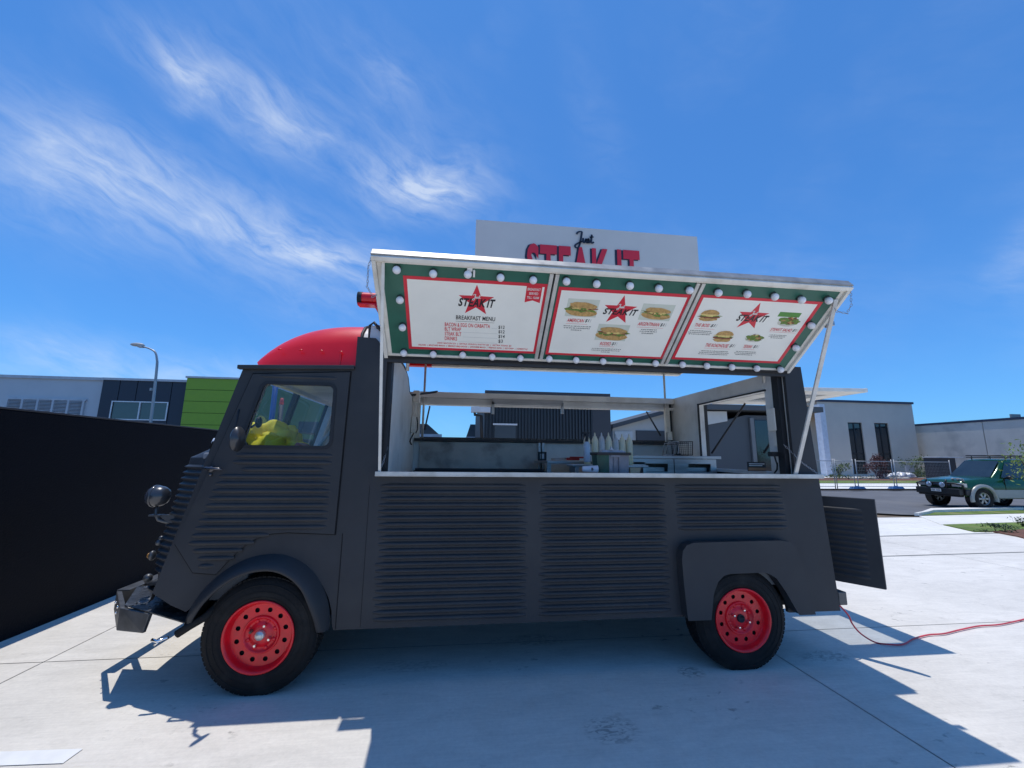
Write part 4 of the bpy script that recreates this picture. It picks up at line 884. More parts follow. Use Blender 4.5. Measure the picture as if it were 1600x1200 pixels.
# far hatch and rear hatch
GH = glass('clear_sheet', (.90,.93,.95), .02, .08, body=.10, bodycol=(.7,.74,.78))
def hatch(name, org, du, dv, w, l, bw, near_bw=None):
    """open flap: creamy frame round a clear sheet"""
    org, du, dv = Vector(org), Vector(du).normalized(), Vector(dv).normalized(); nn = du.cross(dv).normalized(); b = MB()
    def bx_(u0,u1,v0,v1,d0,d1): b.hexa([org+du*u+dv*v+nn*d0 for u,v in ((u0,v0),(u1,v0),(u1,v1),(u0,v1))], [org+du*u+dv*v+nn*d1 for u,v in ((u0,v0),(u1,v0),(u1,v1),(u0,v1))])
    bx_(0,w,0,bw,-.015,.015); bx_(0,w,l-bw,l,-.015,.015); bx_(0,bw,bw,l-bw,-.015,.015); bx_(w-bw,w,bw,l-bw,-.015,.015); o = b.build(name, ALUC, van, bevel=.003)
    b = MB(); bx_(bw,w-bw,bw,l-bw,-.002,.002); b.build('clear_sheet', GH, o)
    b = MB(); n = max(1, int(w/.6))
    for i in range(1, n): bx_(w*i/n-.02, w*i/n+.02, bw, l-bw, -.03, -.003)
    if n > 1: b.build('cross_bar', ALUC, o)
    k_ = near_bw or 1; b = MB(); bx_(-.01,w+.01,l-.012,l+.012,-.04*k_,.03*k_); bx_(-.012,.006,0,l,-.035*k_,.03*k_); bx_(w-.006,w+.012,0,l,-.035*k_,.03*k_); b.build('hatch_rim', ALUC, o, bevel=.003)
    return o
hatch('far_hatch', (-.45,4.77,2.0), (1,0,0), (0,1,.12), 2.85, .75, .10)
tipz = ony(1350,610,3.30)
hatch('rear_hatch', (2.69,3.23,1.995), (0,1,0), (1,0,.012), .95, .85, .19, .5)
for a_, c_ in (((2.56,4.05,1.45),(3.0,4.08,1.98)),((2.56,3.3,1.45),(3.0,3.3,1.98)),((-.40,4.70,1.68),(-.38,5.0,1.97)),((2.34,4.70,1.66),(2.32,5.0,1.97))): MB().tube([a_, c_], .010).build('gas_strut', BLACKD, van)
# rear door left open, with its ribs
d0 = Vector((3.03,2.81,0)); dd = Vector((-.58,.81,0)).normalized(); dw = .54
b = MB(); nrm = Vector((-dd.y, dd.x, 0))
if nrm.y > 0: nrm = -nrm
def dq(a, z, d): return d0 + dd*a + nrm*(-d) + Vector((0,0,z))
zt0 = ony(1365,780,d0.y).z; zb0 = ony(1385,922,d0.y+.0).z
b.hexa([dq(0,zb0,0),dq(dw,zb0,0),dq(dw,zb0,.03),dq(0,zb0,.03)], [dq(0,zt0,0),dq(dw,zt0,0),dq(dw,zt0,.03),dq(0,zt0,.03)])
for k in range(13):
    z = zt0-.09-.0395*k
    def fn(u, v, z=z):
        e = math.sin(min(1, u/.05, (1-u)/.05)*PI/2); a = (v-.5)*2; p = dq(.08+u*(dw-.14), z+a*.014, -.009*e*(max(0,1-a*a))**.7); return tuple(p)
    b.grid(fn, 14, 6)
b.build('rear_door', BLACKP, van, bevel=.004)
b = MB(); b.box((2.735,2.90,.37),(2.80,3.10,.46)); b.box((2.735,4.5,.37),(2.80,4.7,.46)); b.box((2.70,3.1,.40),(2.74,4.5,.44)); b.build('rear_bracket', BUMP, van, bevel=.006)
# ------------------------------------------------------------------ things on the counter and in the cab
def squeeze(x, y, z0, h, body, liq, label, group):
    t = thing('sauce_bottle', label, 'bottle', (x,y,z0), group); r = .0295
    b = MB(); b.lathe([(0,0),(r*.92,0),(r,.006),(r,h*.40)], (x,y,z0), (0,0,1), 20, 1); b.lathe([(r,h*.40),(r,h*.72),(r*.93,h*.77),(r*.62,h*.84),(r*.5,h*.86)], (x,y,z0), (0,0,1), 20, 0); b.build('bottle_body', [body, liq], t)
    b = MB(); b.lathe([(r*.60,h*.85),(r*.60,h*.87),(r*.30,h*.885),(r*.20,h*.97),(r*.12,h),(0,h)], (x,y,z0), (0,0,1), 16); b.build('nozzle', body, t)
PL = mat('bottle_plastic', (.80,.68,.46), .35, var=.06); MAYO = mat('mayo', (.78,.64,.38), .4, var=.1, vs=20); BBQ = mat('bbq_sauce', (.03,.02,.025), .35); KET = mat('ketchup', (.20,.02,.012), .35); PLC = mat('bottle_clear', (.55,.52,.50), .3)
zt_ = 1.335
seq = [(917,MAYO,PL,'cream sauce bottle right behind the spray bottle'),(929.5,MAYO,PL,'cream sauce bottle just right of the spray bottle, left of the dark one'),(940,BBQ,PLC,'sauce bottle filled with dark barbecue sauce'),(951,MAYO,PL,'cream sauce bottle just right of the dark one'),(962,KET,PLC,'pale sauce bottle with red sauce in its lower half'),(972,MAYO,PL,'cream sauce bottle just right of the red one'),(983,MAYO,PL,'cream sauce bottle at the right end of the row')]
for i, (px, lq, bd, lab) in enumerate(seq):
    yy = 3.62; x = ony(px,690,yy).x; top = ony(px,676 if i < 4 else 678,yy).z
    squeeze(x, yy, 1.335, top-1.335, bd, lq, lab, 'sauce bottles in a row on the serving bench')
b = MB(); b.box((.95,3.50,1.315),(1.62,3.72,1.333)); b.box((.97,3.5,.6),(1.0,3.7,1.315)); b.box((1.57,3.5,.6),(1.6,3.7,1.315)); b.build('bottle_shelf', STEEL, van, bevel=.003)
sx = ony(917,700,3.42).x; t = thing('spray_bottle', 'clear spray bottle with black trigger head left of the sauce bottles', 'bottle', (sx,3.42,1.315))
z0 = ony(917,722,3.42).z; z1 = ony(917,690,3.42).z; z2 = ony(917,676,3.42).z
b = MB(); b.lathe([(0,0),(.026,0),(.028,.01),(.028,(z1-z0)*.85),(.020,(z1-z0)*.96),(.012,(z1-z0))], (sx,3.42,z0), (0,0,1), 20); b.build('bottle_body', mat('spray_plastic',(.50,.56,.64),.25,var=.1,vs=12), t)
b = MB(); b.lathe([(.014,0),(.014,.02),(.010,.026)], (sx,3.42,z1), (0,0,1), 14); b.box((sx-.035,3.41,z2-.012),(sx+.022,3.43,z2+.006)); b.tube([(sx-.018,3.42,z2-.012),(sx-.03,3.42,z2-.03),(sx-.024,3.42,z2-.04)], .004); b.box((sx-.008,3.41,z1+.018),(sx+.014,3.43,z2-.010)); b.build('trigger_head', BLACKD, t, bevel=.003)
# the box of utensils
t = thing('cutlery_box', 'dark green and grey box with a black rim on the counter', 'box', (1.13,3.02,1.286))
x0, x1 = ony(934,738,3.0).x, ony(982,738,3.0).x; zt2 = ony(935,707,3.0).z; xm = ony(951,738,2.98).x
b = MB(); b.hexa([(x0+.004,3.0,1.287),(xm,2.965,1.287),(xm,3.13,1.287),(x0+.012,3.14,1.287)], [(x0-.006,3.0,zt2-.01),(xm,2.965,zt2-.01),(xm,3.13,zt2-.01),(x0,3.14,zt2-.01)]); b.build('box_side', mat('box_green',(.012,.07,.045),.35,var=.4,vs=18), t)
b = MB(); b.hexa([(xm+.001,2.965,1.287),(x1-.004,2.985,1.287),(x1-.01,3.13,1.287),(xm+.001,3.13,1.287)], [(xm+.001,2.965,zt2-.01),(x1+.002,2.985,zt2-.01),(x1,3.13,zt2-.01),(xm+.001,3.13,zt2-.01)]); b.box((xm+.012,2.960,1.40),(xm+.085,2.969,1.425)); b.box((xm+.035,2.962,1.29),(xm+.038,2.972,1.40)); b.box((xm+.075,2.962,1.29),(xm+.078,2.978,1.40)); b.build('box_front', mat('box_grey',(.20,.20,.225),.5,var=.2,vs=12), t)
b = MB(); b.box((x0-.012,2.955,zt2-.018),(x1+.008,3.145,zt2+.002)); b.build('box_rim', BLACKD, t, bevel=.004)
b = MB(); b.prism([(x0+.03,3.0,zt2+.002),(x1-.01,3.0,zt2+.002),(x1-.03,3.02,zt2+.018),(x0+.06,3.02,zt2+.020)], (0,.07,0)); b.prism([(xm+.02,2.99,zt2+.018),(xm+.05,2.99,zt2+.018),(xm+.035,3.0,zt2+.045)], (0,.02,0)); b.build('folded_cloth', mat('cloth_grey',(.40,.43,.48),.8), t)
t = thing('paper_cup', 'white paper cup lying on its side with the letter B', 'cup', (.93,2.99,1.286))
cxl, cxr = ony(911,729,2.97).x, ony(934,729,2.97).x; zc = 1.287+.027
b = MB(); b.lathe([(0,0),(.017,0),(.0185,.002),(.0265,cxr-cxl),(.028,cxr-cxl+.002),(.025,cxr-cxl+.002)], (cxl,2.985,zc), (1,0,0), 24); b.build('cup_body', mat('cup_white',(.66,.67,.74),.5,var=.03), t)
b = MB(); put_text(b, 'B', cxl+.058, cxl+.073, zc-.010, zc+.010, lambda a, c, d: Vector((a, 2.985-math.sqrt(max(0,.0270**2-(c-zc)**2))-.0016, c)), 0, .05); b.build('cup_print', MBLK, t)
t = thing('cardboard_tray', 'small open cardboard tray right of the green box', 'tray', (1.32,3.02,1.286)); xa, xb = ony(985,738,3.0).x, ony(1001,738,3.0).x
b = MB(); b.hexa([(xa,3.0,1.287),(xb-.008,3.0,1.287),(xb-.008,3.08,1.287),(xa,3.08,1.287)], [(xa-.004,2.992,1.325),(xb,2.992,1.325),(xb,3.09,1.325),(xa-.004,3.09,1.325)]); b.build('tray_body', mat('cardboard',(.42,.33,.22),.8), t)
t = thing('tongs', 'steel tongs with red handles lying on the work bench', 'tongs', (.95,4.0,1.365)); a, c_ = ony(862,716,4.0), ony(885,715,4.0); e = ony(905,714,4.0)
b = MB(); b.tube([(a.x,4.0,1.368),(c_.x,4.0,1.375)], .005); b.tube([(a.x,4.03,1.378),(c_.x,4.02,1.385)], .005); b.build('tong_arm', STEEL, t)
b = MB(); b.box((c_.x,3.985,1.366),(e.x,4.02,1.392)); b.box((c_.x+.03,3.98,1.386),(e.x+.04,4.0,1.402)); b.build('handle_grip', mat('red_plastic',(.42,.025,.02),.4), t, bevel=.006)
t = thing('utensil_stand', 'small black square stand on the work bench', 'stand', (.75,4.0,1.36)); a, c_ = ony(841,718,4.0), ony(854,706,4.0)
b = MB(); plate(b, [(a.x,1.361),(c_.x,1.361),(c_.x,c_.z),(a.x,c_.z)], [[(a.x+.018,1.378),(c_.x-.018,1.378),(c_.x-.018,c_.z-.018),(a.x+.018,c_.z-.018)]], fy(4.0), .03); b.build('stand_frame', BLACKD, t)
MATS['basket'] = STEEL
for j, (pxa, pxb, lab) in enumerate(((1041,1060,'wire fry basket standing left of the two on the prep bench'),(1057,1082,'black wire fry basket standing by the rear window'))):
    t = thing('fry_basket', lab, 'basket', (ony(pxa,700,4.1).x,4.1,1.42), 'wire baskets on the prep bench'); a, c_ = ony(pxa,708,4.1), ony(pxb,690,4.1); z0 = 1.421; zt3 = max(c_.z, z0+.10)
    fr_ = [(a.x,4.1,z0+.01),(a.x+.03,4.1,zt3-.005),(c_.x,4.1,zt3+.0),(c_.x-.01,4.1,z0+.01),(a.x,4.1,z0+.01)]
    b = MB(); b.tube(fr_, .006, 6); b.tube([(p[0]+.02,4.22,p[2]-.01) for p in fr_], .005, 6)
    for k in range(1,7):
        s_ = k/7; p = Vector(fr_[0]).lerp(Vector(fr_[1]), s_); q = Vector(fr_[3]).lerp(Vector(fr_[2]), s_); b.tube([p, q], .0016, 4)
        p = Vector(fr_[0]).lerp(Vector(fr_[3]), s_); q = Vector(fr_[1]).lerp(Vector(fr_[2]), s_); b.tube([p, q], .0016, 4)
    b.tube([(a.x+.04,4.1,z0+.02),(a.x-.05,4.05,z0+.01)], .006, 6); b.build('basket_wire', STEEL if j == 0 else BLACKD, t)
# notice at the back of the counter
t = thing('small_notice', 'small black and orange notice standing in the rear window', 'sign', (2.2,3.2,1.3)); a, c_ = ony(1169,736,3.2), ony(1196,722,3.2)
b = MB(); b.box((a.x,3.2,a.z),(c_.x,3.206,c_.z)); b.box((a.x+.002,3.197,a.z+.004),(c_.x-.002,3.2,a.z+.028),1)
for k in range(2): b.box((a.x+.012,3.198,c_.z-.018-.014*k),(c_.x-.012-.02*k,3.2,c_.z-.012-.014*k),2)
b.build('notice_face', [mat('notice_black',(.03,.03,.035),.5), mat('notice_orange',(.42,.20,.10),.5), MWHT], t)
# jacket in the cab
def crumple(name, m, c, r, sq, seed, amp=.35, parent=None, n=40, fq=4.1):
    b = MB(); c = Vector(c)
    def fn(u, v):
        t_ = PI*v*.98+.01; a = 2*PI*u; d = Vector((math.sin(t_)*math.cos(a), math.sin(t_)*math.sin(a), math.cos(t_)))
        k = noise.noise(d*1.7+Vector((seed,0,0)))*amp + abs(noise.noise(d*fq+Vector((0,seed,0))))*amp*.55 + noise.noise(d*9+Vector((0,0,seed)))*(.05 if fq > 3 else .02)
        return tuple(c+Vector((d.x*sq[0], d.y*sq[1], max(-.25,d.z)*sq[2]))*r*(1+k))
    b.grid(fn, n, n//2); return b.build(name, m, parent)
t = thing('yellow_jacket', 'bright yellow jacket crumpled on the dashboard behind the cab window', 'jacket', (-1.45,3.35,1.40))
YEL = mat('hivis_yellow', (.95,.74,.02), .7, var=.18, vs=6, bump=.3, bs=20)
crumple('jacket_body', YEL, (-1.53,3.46,1.43), .19, (1.05,1.0,.85), 3.1, .75, t, 90, 1.9); crumple('jacket_sleeve', YEL, (-1.36,3.38,1.43), .13, (1.1,1,.8), 8.2, .8, t, 70, 1.9); crumple('jacket_hood', YEL, (-1.46,3.62,1.47), .14, (1,1,1), 5.0, .7, t, 60, 1.9)
t = thing('plastic_bag', 'white plastic bag on the dashboard left of the yellow jacket', 'bag', (-1.60,3.4,1.40)); crumple('bag_body', mat('white_plastic',(.70,.72,.76),.35,var=.1,vs=10), (-1.70,3.42,1.47), .12, (1,1,1.3), 2.2, .6, t)
t = thing('red_case', 'red and cream case on the dashboard right of the yellow jacket', 'case', (-1.1,3.2,1.40)); b = MB(); b.box((-1.17,3.1,1.38),(-1.06,3.28,1.46),rot=Matrix.Rotation(.5,3,'Y')); b.build('case_body', mat('case_red',(.40,.03,.04),.4), t, bevel=.01)

# red hose on the forecourt
t = thing('power_cable', 'red power cable snaking across the concrete behind the van', 'cable', (3.4,3.3,0))
hs = [Vector((2.74,3.0,.42)), ony(1323,958,2.97), ony(1332,975,3.02), ony(1345,990,3.08)]+[onz(px,py,.012) for px, py in ((1366,1003),(1385,1006.5),(1410,1007),(1428,998),(1450,992),(1475,990),(1500,984),(1530,978),(1560,976),(1590,970),(1625,962),(1700,950))]
P = cr(hs, 6); b = MB(); b.tube(P, .0058, 8); b.build('cable_run', mat('red_cable',(.70,.05,.07),.45,var=.2,vs=6), t)

# ------------------------------------------------------------------ left background
NB = 26.0
def onN(px, py): return ony(px, py, NB)
LG = mat('light_metal_cladding', (.58,.59,.60), .6, var=.04, vs=1); NAVY = mat('navy_panel', (.030,.038,.055), .5, var=.08); LIME = mat('lime_cladding', (.27,.42,.03), .5, var=.05); CAP = mat('pale_capping', (.55,.56,.58), .5)
def ground_box(mb, x0, x1, y0, y1, z1, mi=0, z0=-.4): mb.box((x0,y0,z0),(x1,y1,z1),mi)
xa, xb_, xc_, xd = onN(-260,600).x, onN(157,620).x, onN(291,640).x, onN(398,640).x; za = onN(80,591).z; zb_ = onN(220,594).z
t = thing('warehouse', 'pale grey warehouse with louvred vent above the black wall', 'building', ((xa+xb_)/2,NB,0)); b = MB(); ground_box(b, xa, xb_-.02, NB+.3, NB+18, za); b.build('wall', LG, t); b = MB(); b.box((xa,NB+.2,za),(xb_-.02,NB+18.1,za+.16)); b.build('roof_capping', CAP, t)
b = MB(); b.prism([(xa,NB+3,za+.1),(onN(35,588).x,NB+3,za+.1),(xa,NB+3,za+1.2)], (0,8,0)); b.build('roof', LG, t)
vx0, vx1, vz0, vz1 = onN(5,622).x, onN(126,624).x, onN(60,655).z, onN(60,624).z
b = MB(); b.box((vx0-.1,NB+.2,vz1),(vx1+.1,NB+.3,vz1+.1)); b.box((vx0-.1,NB+.2,vz0-.1),(vx1+.1,NB+.3,vz0))
for k in range(6): x = vx0+(vx1-vx0)*k/5; b.box((x-.05,NB+.19,vz0),(x+.05,NB+.3,vz1))
fr0 = b.build('louvre_frame', CAP, t)
sl_ = MB().box((vx0,NB+.20,-.012),(vx1,NB+.29,.012), rot=Matrix.Rotation(.5,3,'X')).build('slat', CAP, fr0); sl_.location.z = vz0+.05
for k in range(1,14): inst('slat', sl_, fr0, (0,0,vz0+(vz1-vz0)*(k+.5)/14))
b = MB(); b.box((vx0,NB+.292,vz0),(vx1,NB+.298,vz1)); b.build('vent_void', SEAM, fr0)
t = thing('dark_panel_building', 'dark navy panelled building with a white framed window', 'building', ((xb_+xc_)/2,NB,0)); b = MB(); ground_box(b, xb_, xc_, NB+.05, NB+16, zb_-.02); b.build('core', NAVY, t)
nP = 5; pw = (xc_-xb_)/nP; wx0, wx1, wz0, wz1 = onN(177,630).x, onN(262,632).x, onN(215,655).z, onN(220,629).z
for k in range(nP):
    x0, x1 = xb_+pw*k+.02, xb_+pw*(k+1)-.02; h = []
    a0, a1 = max(x0,wx0), min(x1,wx1)
    b = MB()
    if a1 > a0:
        b.box((x0,NB-.03,wz1),(x1,NB+.05,zb_-.05)); b.box((x0,NB-.03,-.4),(x1,NB+.05,wz0))
        if a0 > x0: b.box((x0,NB-.03,wz0),(a0,NB+.05,wz1))
        if a1 < x1: b.box((a1,NB-.03,wz0),(x1,NB+.05,wz1))
    else: b.box((x0,NB-.03,-.4),(x1,NB+.05,zb_-.05))
    b.build('panel', NAVY, t)
b = MB(); b.box((xb_,NB-.1,zb_-.05),(xc_,NB+16,zb_+.08)); b.build('roof_capping', CAP, t)
FWH = mat('white_frame', (.78,.79,.8), .4)
b = MB(); wm = (wx0+wx1)/2; s_ = .06
for A, B_ in (((wx0-s_,wz0-s_),(wx1+s_,wz0)),((wx0-s_,wz1),(wx1+s_,wz1+s_)),((wx0-s_,wz0),(wx0,wz1)),((wx1,wz0),(wx1+s_,wz1)),((wm-s_/2,wz0),(wm+s_/2,wz1))): b.box((A[0],NB-.06,A[1]),(B_[0],NB+.02,B_[1]))
wf_ = b.build('window_frame', FWH, t)
for a0, a1 in ((wx0,wm-s_/2),(wm+s_/2,wx1)): MB().box((a0,NB+.0,wz0),(a1,NB+.01,wz1)).build('pane', mat('tinted_window',(.06,.075,.07),.08,spec=.9), wf_)
t = thing('green_clad_building', 'lime green clad building block beside the dark panelled one', 'building', ((xc_+xd)/2,NB,0)); b = MB(); zg = onN(330,593).z; ground_box(b, xc_+.01, xd, NB-.3, NB+14, zg); b.build('core', mat('lime_joint',(.09,.17,.01),.6), t)
for k in range(9):
    h0 = -.4+(zg+.4)*k/9; MB().box((xc_+.012,NB-.33,h0+.02),(xd,NB-.29,-.4+(zg+.4)*(k+1)/9-.012)).build('cladding_board', LIME, t)
b = MB(); b.box((xc_-.05,NB-.40,zg),(xd,NB+14,zg+.1)); b.box((onN(322,590).x,NB+1,zg+.1),(onN(334,590).x,NB+1.6,zg+.25)); b.build('roof_capping', CAP, t)
# street lamp
LY = 17.0; lb_ = ony(236,655,LY); lt_ = ony(246,570,LY); le = ony(222,541,LY)
t = thing('street_lamp', 'tall grey street lamp with a curved arm behind the black wall', 'street lamp', (lb_.x,LY,-.35)); GALV = mat('galvanised', (.35,.36,.37), .45, .6)
b = MB(); pp = [Vector((lb_.x,LY,-.35)), Vector((lb_.x,LY,2.5)), Vector((lt_.x,LY,lt_.z-.2)), ony(245,560,LY), ony(242,550,LY), ony(234,545,LY), le]
b.tube(cr(pp,6), [.055-.028*min(1,i/30) for i in range(len(cr(pp,6)))], 12); b.box((lt_.x-.10,LY-.05,lt_.z-1.0),(lt_.x-.03,LY+.05,lt_.z-.9)); b.build('pole', GALV, t)
h0 = ony(222,541,LY); h1 = ony(207,536,LY); b = MB(); c0 = (h0+h1)/2; b.ball(c0, .24, 18, 0, (1,.42,.30)); b.box((h0.x-.12,LY-.07,h0.z-.05),(h0.x+.05,LY+.07,h0.z+.06)); b.build('lamp_head', mat('lamp_head_grey',(.48,.48,.46),.5), t, bevel=0)
# posts beyond the wall seen through the windscreen
BLUEP = mat('blue_paint', (.01,.07,.24), .5)
t = thing('blue_post', 'blue steel post beyond the wall seen through the windscreen', 'post', (-4.6,10,0)); p = ony(425,640,8); b = MB(); b.tube([(p.x,8,-.05),(p.x+.02,8,3.2)], .045, 12); b.build('post_shaft', BLUEP, t)
t = thing('grey_post', 'grey post with red tip beyond the wall seen through the windscreen', 'post', (-4.2,10,0)); p = ony(439,640,8); pt = ony(440,622,8); b = MB(); b.tube([(p.x,8,-.05),(p.x,8,pt.z-.12)], .04, 12); b.tube([(p.x,8,pt.z-.12),(p.x,8,pt.z),], [.04,.025], 12, 1); b.build('post_shaft', [mat('post_grey',(.04,.04,.045),.6), mat('post_red',(.45,.05,.04),.5)], t)

# ------------------------------------------------------------------ behind the van
CORR = mat('corrugated_dark', (.026,.036,.046), .45, .2, var=.1, vs=1); DGREY = mat('dark_render', (.035,.042,.052), .7, var=.06)
SY = 13.0; s = lambda px, py: ony(px, py, SY)
x0, x1 = s(757,650).x, s(925,650).x; x2 = s(953,650).x; zt1 = s(850,613).z; G0 = -.5
t = thing('corrugated_building', 'dark corrugated metal building seen through the serving window', 'building', ((x0+x2)/2,SY,0))
b = MB(); b.box((x0+.02,SY+.1,G0),(x2,SY+9,zt1-.02)); b.build('core', DGREY, t)
b = MB(); n = 34; pwid = (x1-x0)/n; zc0, zc1 = s(820,700).z-.4, s(820,641).z+.4
prof = []
for i in range(n): a = x0+pwid*i; prof += [(a,SY),(a+pwid*.45,SY),(a+pwid*.55,SY-.06),(a+pwid*.9,SY-.06)]
prof.append((x1,SY)); vs = [(a, y, z) for z in (G0, zt1-.5) for a, y in prof]; m_ = len(prof); b.add(vs, [(i, i+1, m_+i+1, m_+i) for i in range(m_-1)]); b.build('corrugated_wall', CORR, t)
b = MB(); b.box((x0,SY-.09,zt1-.5),(x2,SY+.1,zt1)); b.box((x1,SY-.05,G0),(x2,SY+.1,zt1-.5)); b.build('fascia', DGREY, t)
a, c_ = s(772,683), s(805,665); b = MB(); b.box((a.x,SY-.10,G0),(c_.x,SY-.04,c_.z)); b.build('roller_door', mat('door_teal',(.04,.055,.065),.5), t); b = MB(); b.box((a.x-.05,SY-.12,c_.z),(c_.x+.05,SY-.04,c_.z+.05)); b.build('door_lintel', CAP, t)
b = MB(); a = s(741,640); b.box((a.x-.1,SY-.25,s(745,645).z),(s(758,640).x+.15,SY,s(745,637).z)); b.build('gutter', CAP, t)
b = MB(); b.tube([s(742,642),s(742,648),s(752,650),s(753,690)], .05, 8); b.build('downpipe', BLACKD, t)
ROOFD = mat('dark_roof', (.05,.06,.065), .6)
for k, (pa, pb, pc, lab) in enumerate((((642,662),(668,662),(682,680),'dark hipped roof house at the left end of the serving window'),((735,663),(764,662),(728,684),'dark roofed house beside the corrugated building'))):
    HY = 24.0; q = [ony(*p_, HY) for p_ in (pa, pb, pc)]; xs = sorted(v.x for v in q)
    if k == 0: xs[0] -= 4
    t = thing('house', lab, 'house', (sum(xs)/3,HY,G0)); b = MB(); b.box((xs[0],HY+.3,G0),(xs[2],HY+7,q[2].z)); b.build('wall', mat('house_wall',(.10,.11,.12),.7), t)
    b = MB(); zr = q[0].z; ze = q[2].z-.0
    if k == 0: b.prism([(xs[0]-2,HY,ze),(xs[2]+.2,HY,ze),(q[1].x,HY,zr),(xs[0]-2,HY,zr)], (0,7,0))
    else: b.prism([(q[2].x,HY,ze),(xs[2]+2,HY,ze),(xs[2]+2,HY,zr),(q[0].x,HY,zr)], (0,7,0))
    b.build('roof', ROOFD, t)
    b = MB(); b.box((xs[0],HY-.15,ze-.12),(xs[2]+.3,HY+.02,ze+.05)); b.build('gutter', CAP, t)
# skillion-roofed buildings to the right
WHT = mat('pale_render', (.55,.54,.50), .7, var=.05); BGR = mat('building_grey', (.66,.58,.49), .75, var=.05, vs=.8); BGD = mat('building_darkgrey', (.075,.085,.095), .7, var=.05)
RY = 15.5; s = lambda px, py: ony(px, py, RY)
t = thing('white_gabled_building', 'cream walled building with sloping dark roof edge in the serving window', 'building', (s(1000,680).x,RY,0))
b = MB(); b.prism([(s(958,700).x,RY,G0),(s(1110,700).x,RY,G0),(s(1110,700).x,RY,s(1110,628).z),(s(958,700).x,RY,s(958,669).z)], (0,6,0)); b.build('wall', WHT, t)
b = MB(); A, B_ = s(955,668), s(1112,625); b.prism([(A.x,RY-.2,A.z-.04),(B_.x,RY-.2,B_.z-.04),(B_.x,RY-.2,B_.z+.12),(A.x,RY-.2,A.z+.12)], (0,6.4,0)); b.build('roof', BGD, t)
b = MB(); a, c_ = s(994,693), s(1042,675); b.box((a.x,RY-.06,G0),(c_.x,RY-.01,a.z+.5)); b.build('garage_door', BGD, t)
b = MB(); b.box((s(960,690).x,RY-.05,s(978,700).z),(s(988,690).x,RY-.01,s(978,674).z)); b.build('window', mat('white_window',(.6,.62,.62),.3), t)
QY = 14.0; s = lambda px, py: ony(px, py, QY)
t = thing('grey_entrance_building', 'dark grey building with glazed entrance seen through the rear window', 'building', (s(1150,680).x,QY,0))
xA, xB, xC = s(1098,690).x, s(1168,690).x, s(1262,690).x
zA = s(1130,648).z
b = MB(); b.prism([(xA-.2,QY,G0),(xC,QY,G0),(xC,QY,zA),(xB,QY,zA),(xB,QY,zA),(xA-.2,QY,s(1098,668).z)], (0,8,0)); b.build('wall', BGD, t)
b = MB(); b.box((xA-.35,QY-.3,s(1150,642).z),(xC+.5,QY+8,s(1150,634).z)); b.build('roof', BGD, t)
b = MB(); b.prism([(xA-.3,QY-.02,s(1098,668).z),(xB-.75,QY-.02,s(1130,658).z),(xB-.75,QY-.02,s(1130,643).z),(xA-.3,QY-.02,s(1098,643).z)], (0,-.03,0)); b.build('eave_panel', WHT, t)
b = MB(); b.box((s(1180,690).x,QY-.05,G0),(s(1200,690).x,QY-.01,s(1180,657).z)); b.build('glass_door', DGLASS, t)
b = MB(); b.box((s(1172,690).x,QY-.10,G0),(s(1178,690).x,QY-.02,zA-.1)); b.box((s(1204,690).x,QY-.1,G0),(s(1208,690).x,QY-.02,zA-.1)); b.build('door_post', mat('post_mid_grey',(.16,.165,.17),.5), t)
# right-hand building outside the van
BY = ong(1360,746).y; s = lambda px, py: ony(px, py, BY)
xL, xR, zT = s(1262,700).x, s(1437,700).x, s(1350,629.5).z; xR = (s(1427,632).x + s(1438,738).x)/2
t = thing('office_building', 'grey rendered office building with two tall narrow windows and a white corner column', 'building', ((xL+xR)/2,BY,-.35))
W1 = [(s(1323,660).x+s(1357,745).x)/2, 0, 0, 0]
def wspan(a, c): return (s(*a).x+s(*c).x)/2
w1a, w1b = wspan((1323,660),(1336,742)), wspan((1346,661),(1357,738)); w2a, w2b = wspan((1364,661),(1378,738)), wspan((1387,662),(1399,738)); wzt = s(1355,660.5).z; wzb = s(1355,741).z
xW = s(1283,690).x
b = MB(); plate(b, [(xW,-.4),(xR,-.4),(xR,zT),(xW,zT)], [[(w1a,wzb),(w1b,wzb),(w1b,wzt),(w1a,wzt)],[(w2a,wzb),(w2b,wzb),(w2b,wzt),(w2a,wzt)]], fy(BY), .3); b.box((xW,BY+.3,-.4),(xR,BY+.9,wzb)); b.build('wall', BGR, t)
b = MB(); b.box((xL,BY+.31,zT-.4),(xR-.01,BY+14,zT)); b.box((xL,BY-.12,zT),(xR+.12,BY+14,zT+.22),1); b.box((xR-.3,BY+.3,-.4),(xR-.01,BY+14,zT-.4)); b.build('parapet', [BGR, mat('navy_capping',(.04,.05,.09),.5)], t)
b = MB(); b.box((s(1271,690).x,BY-1.2,-.4),(s(1279,690).x,BY-.5,s(1279,634).z)); b.build('corner_column', mat('column_white',(.72,.73,.78),.6), t)
for a0, a1 in ((w1a,w1b),(w2a,w2b)):
    b = MB(); wd = a1-a0
    for X in (a0, a0+wd*.45, a1-.12): b.box((X,BY+.12,wzb),(X+.12,BY+.22,wzt))
    for Z_ in (wzb, wzb+(wzt-wzb)*.38, wzt-.12): b.box((a0+.12,BY+.13,Z_),(a1-.12,BY+.21,Z_+.12))
    wn_ = b.build('window_frame', mat('frame_black',(.02,.02,.022),.4), t)
    for X0, X1, Z0, Z1 in ((a0,a0+wd*.5,wzb,wzb+(wzt-wzb)*.4),(a0+wd*.5,a1,wzb,wzb+(wzt-wzb)*.4),(a0,a0+wd*.5,wzb+(wzt-wzb)*.4,wzt),(a0+wd*.5,a1,wzb+(wzt-wzb)*.4,wzt)):
        MB().box((X0,BY+.165,Z0),(X1,BY+.175,Z1)).build('pane', DGLASS, wn_)
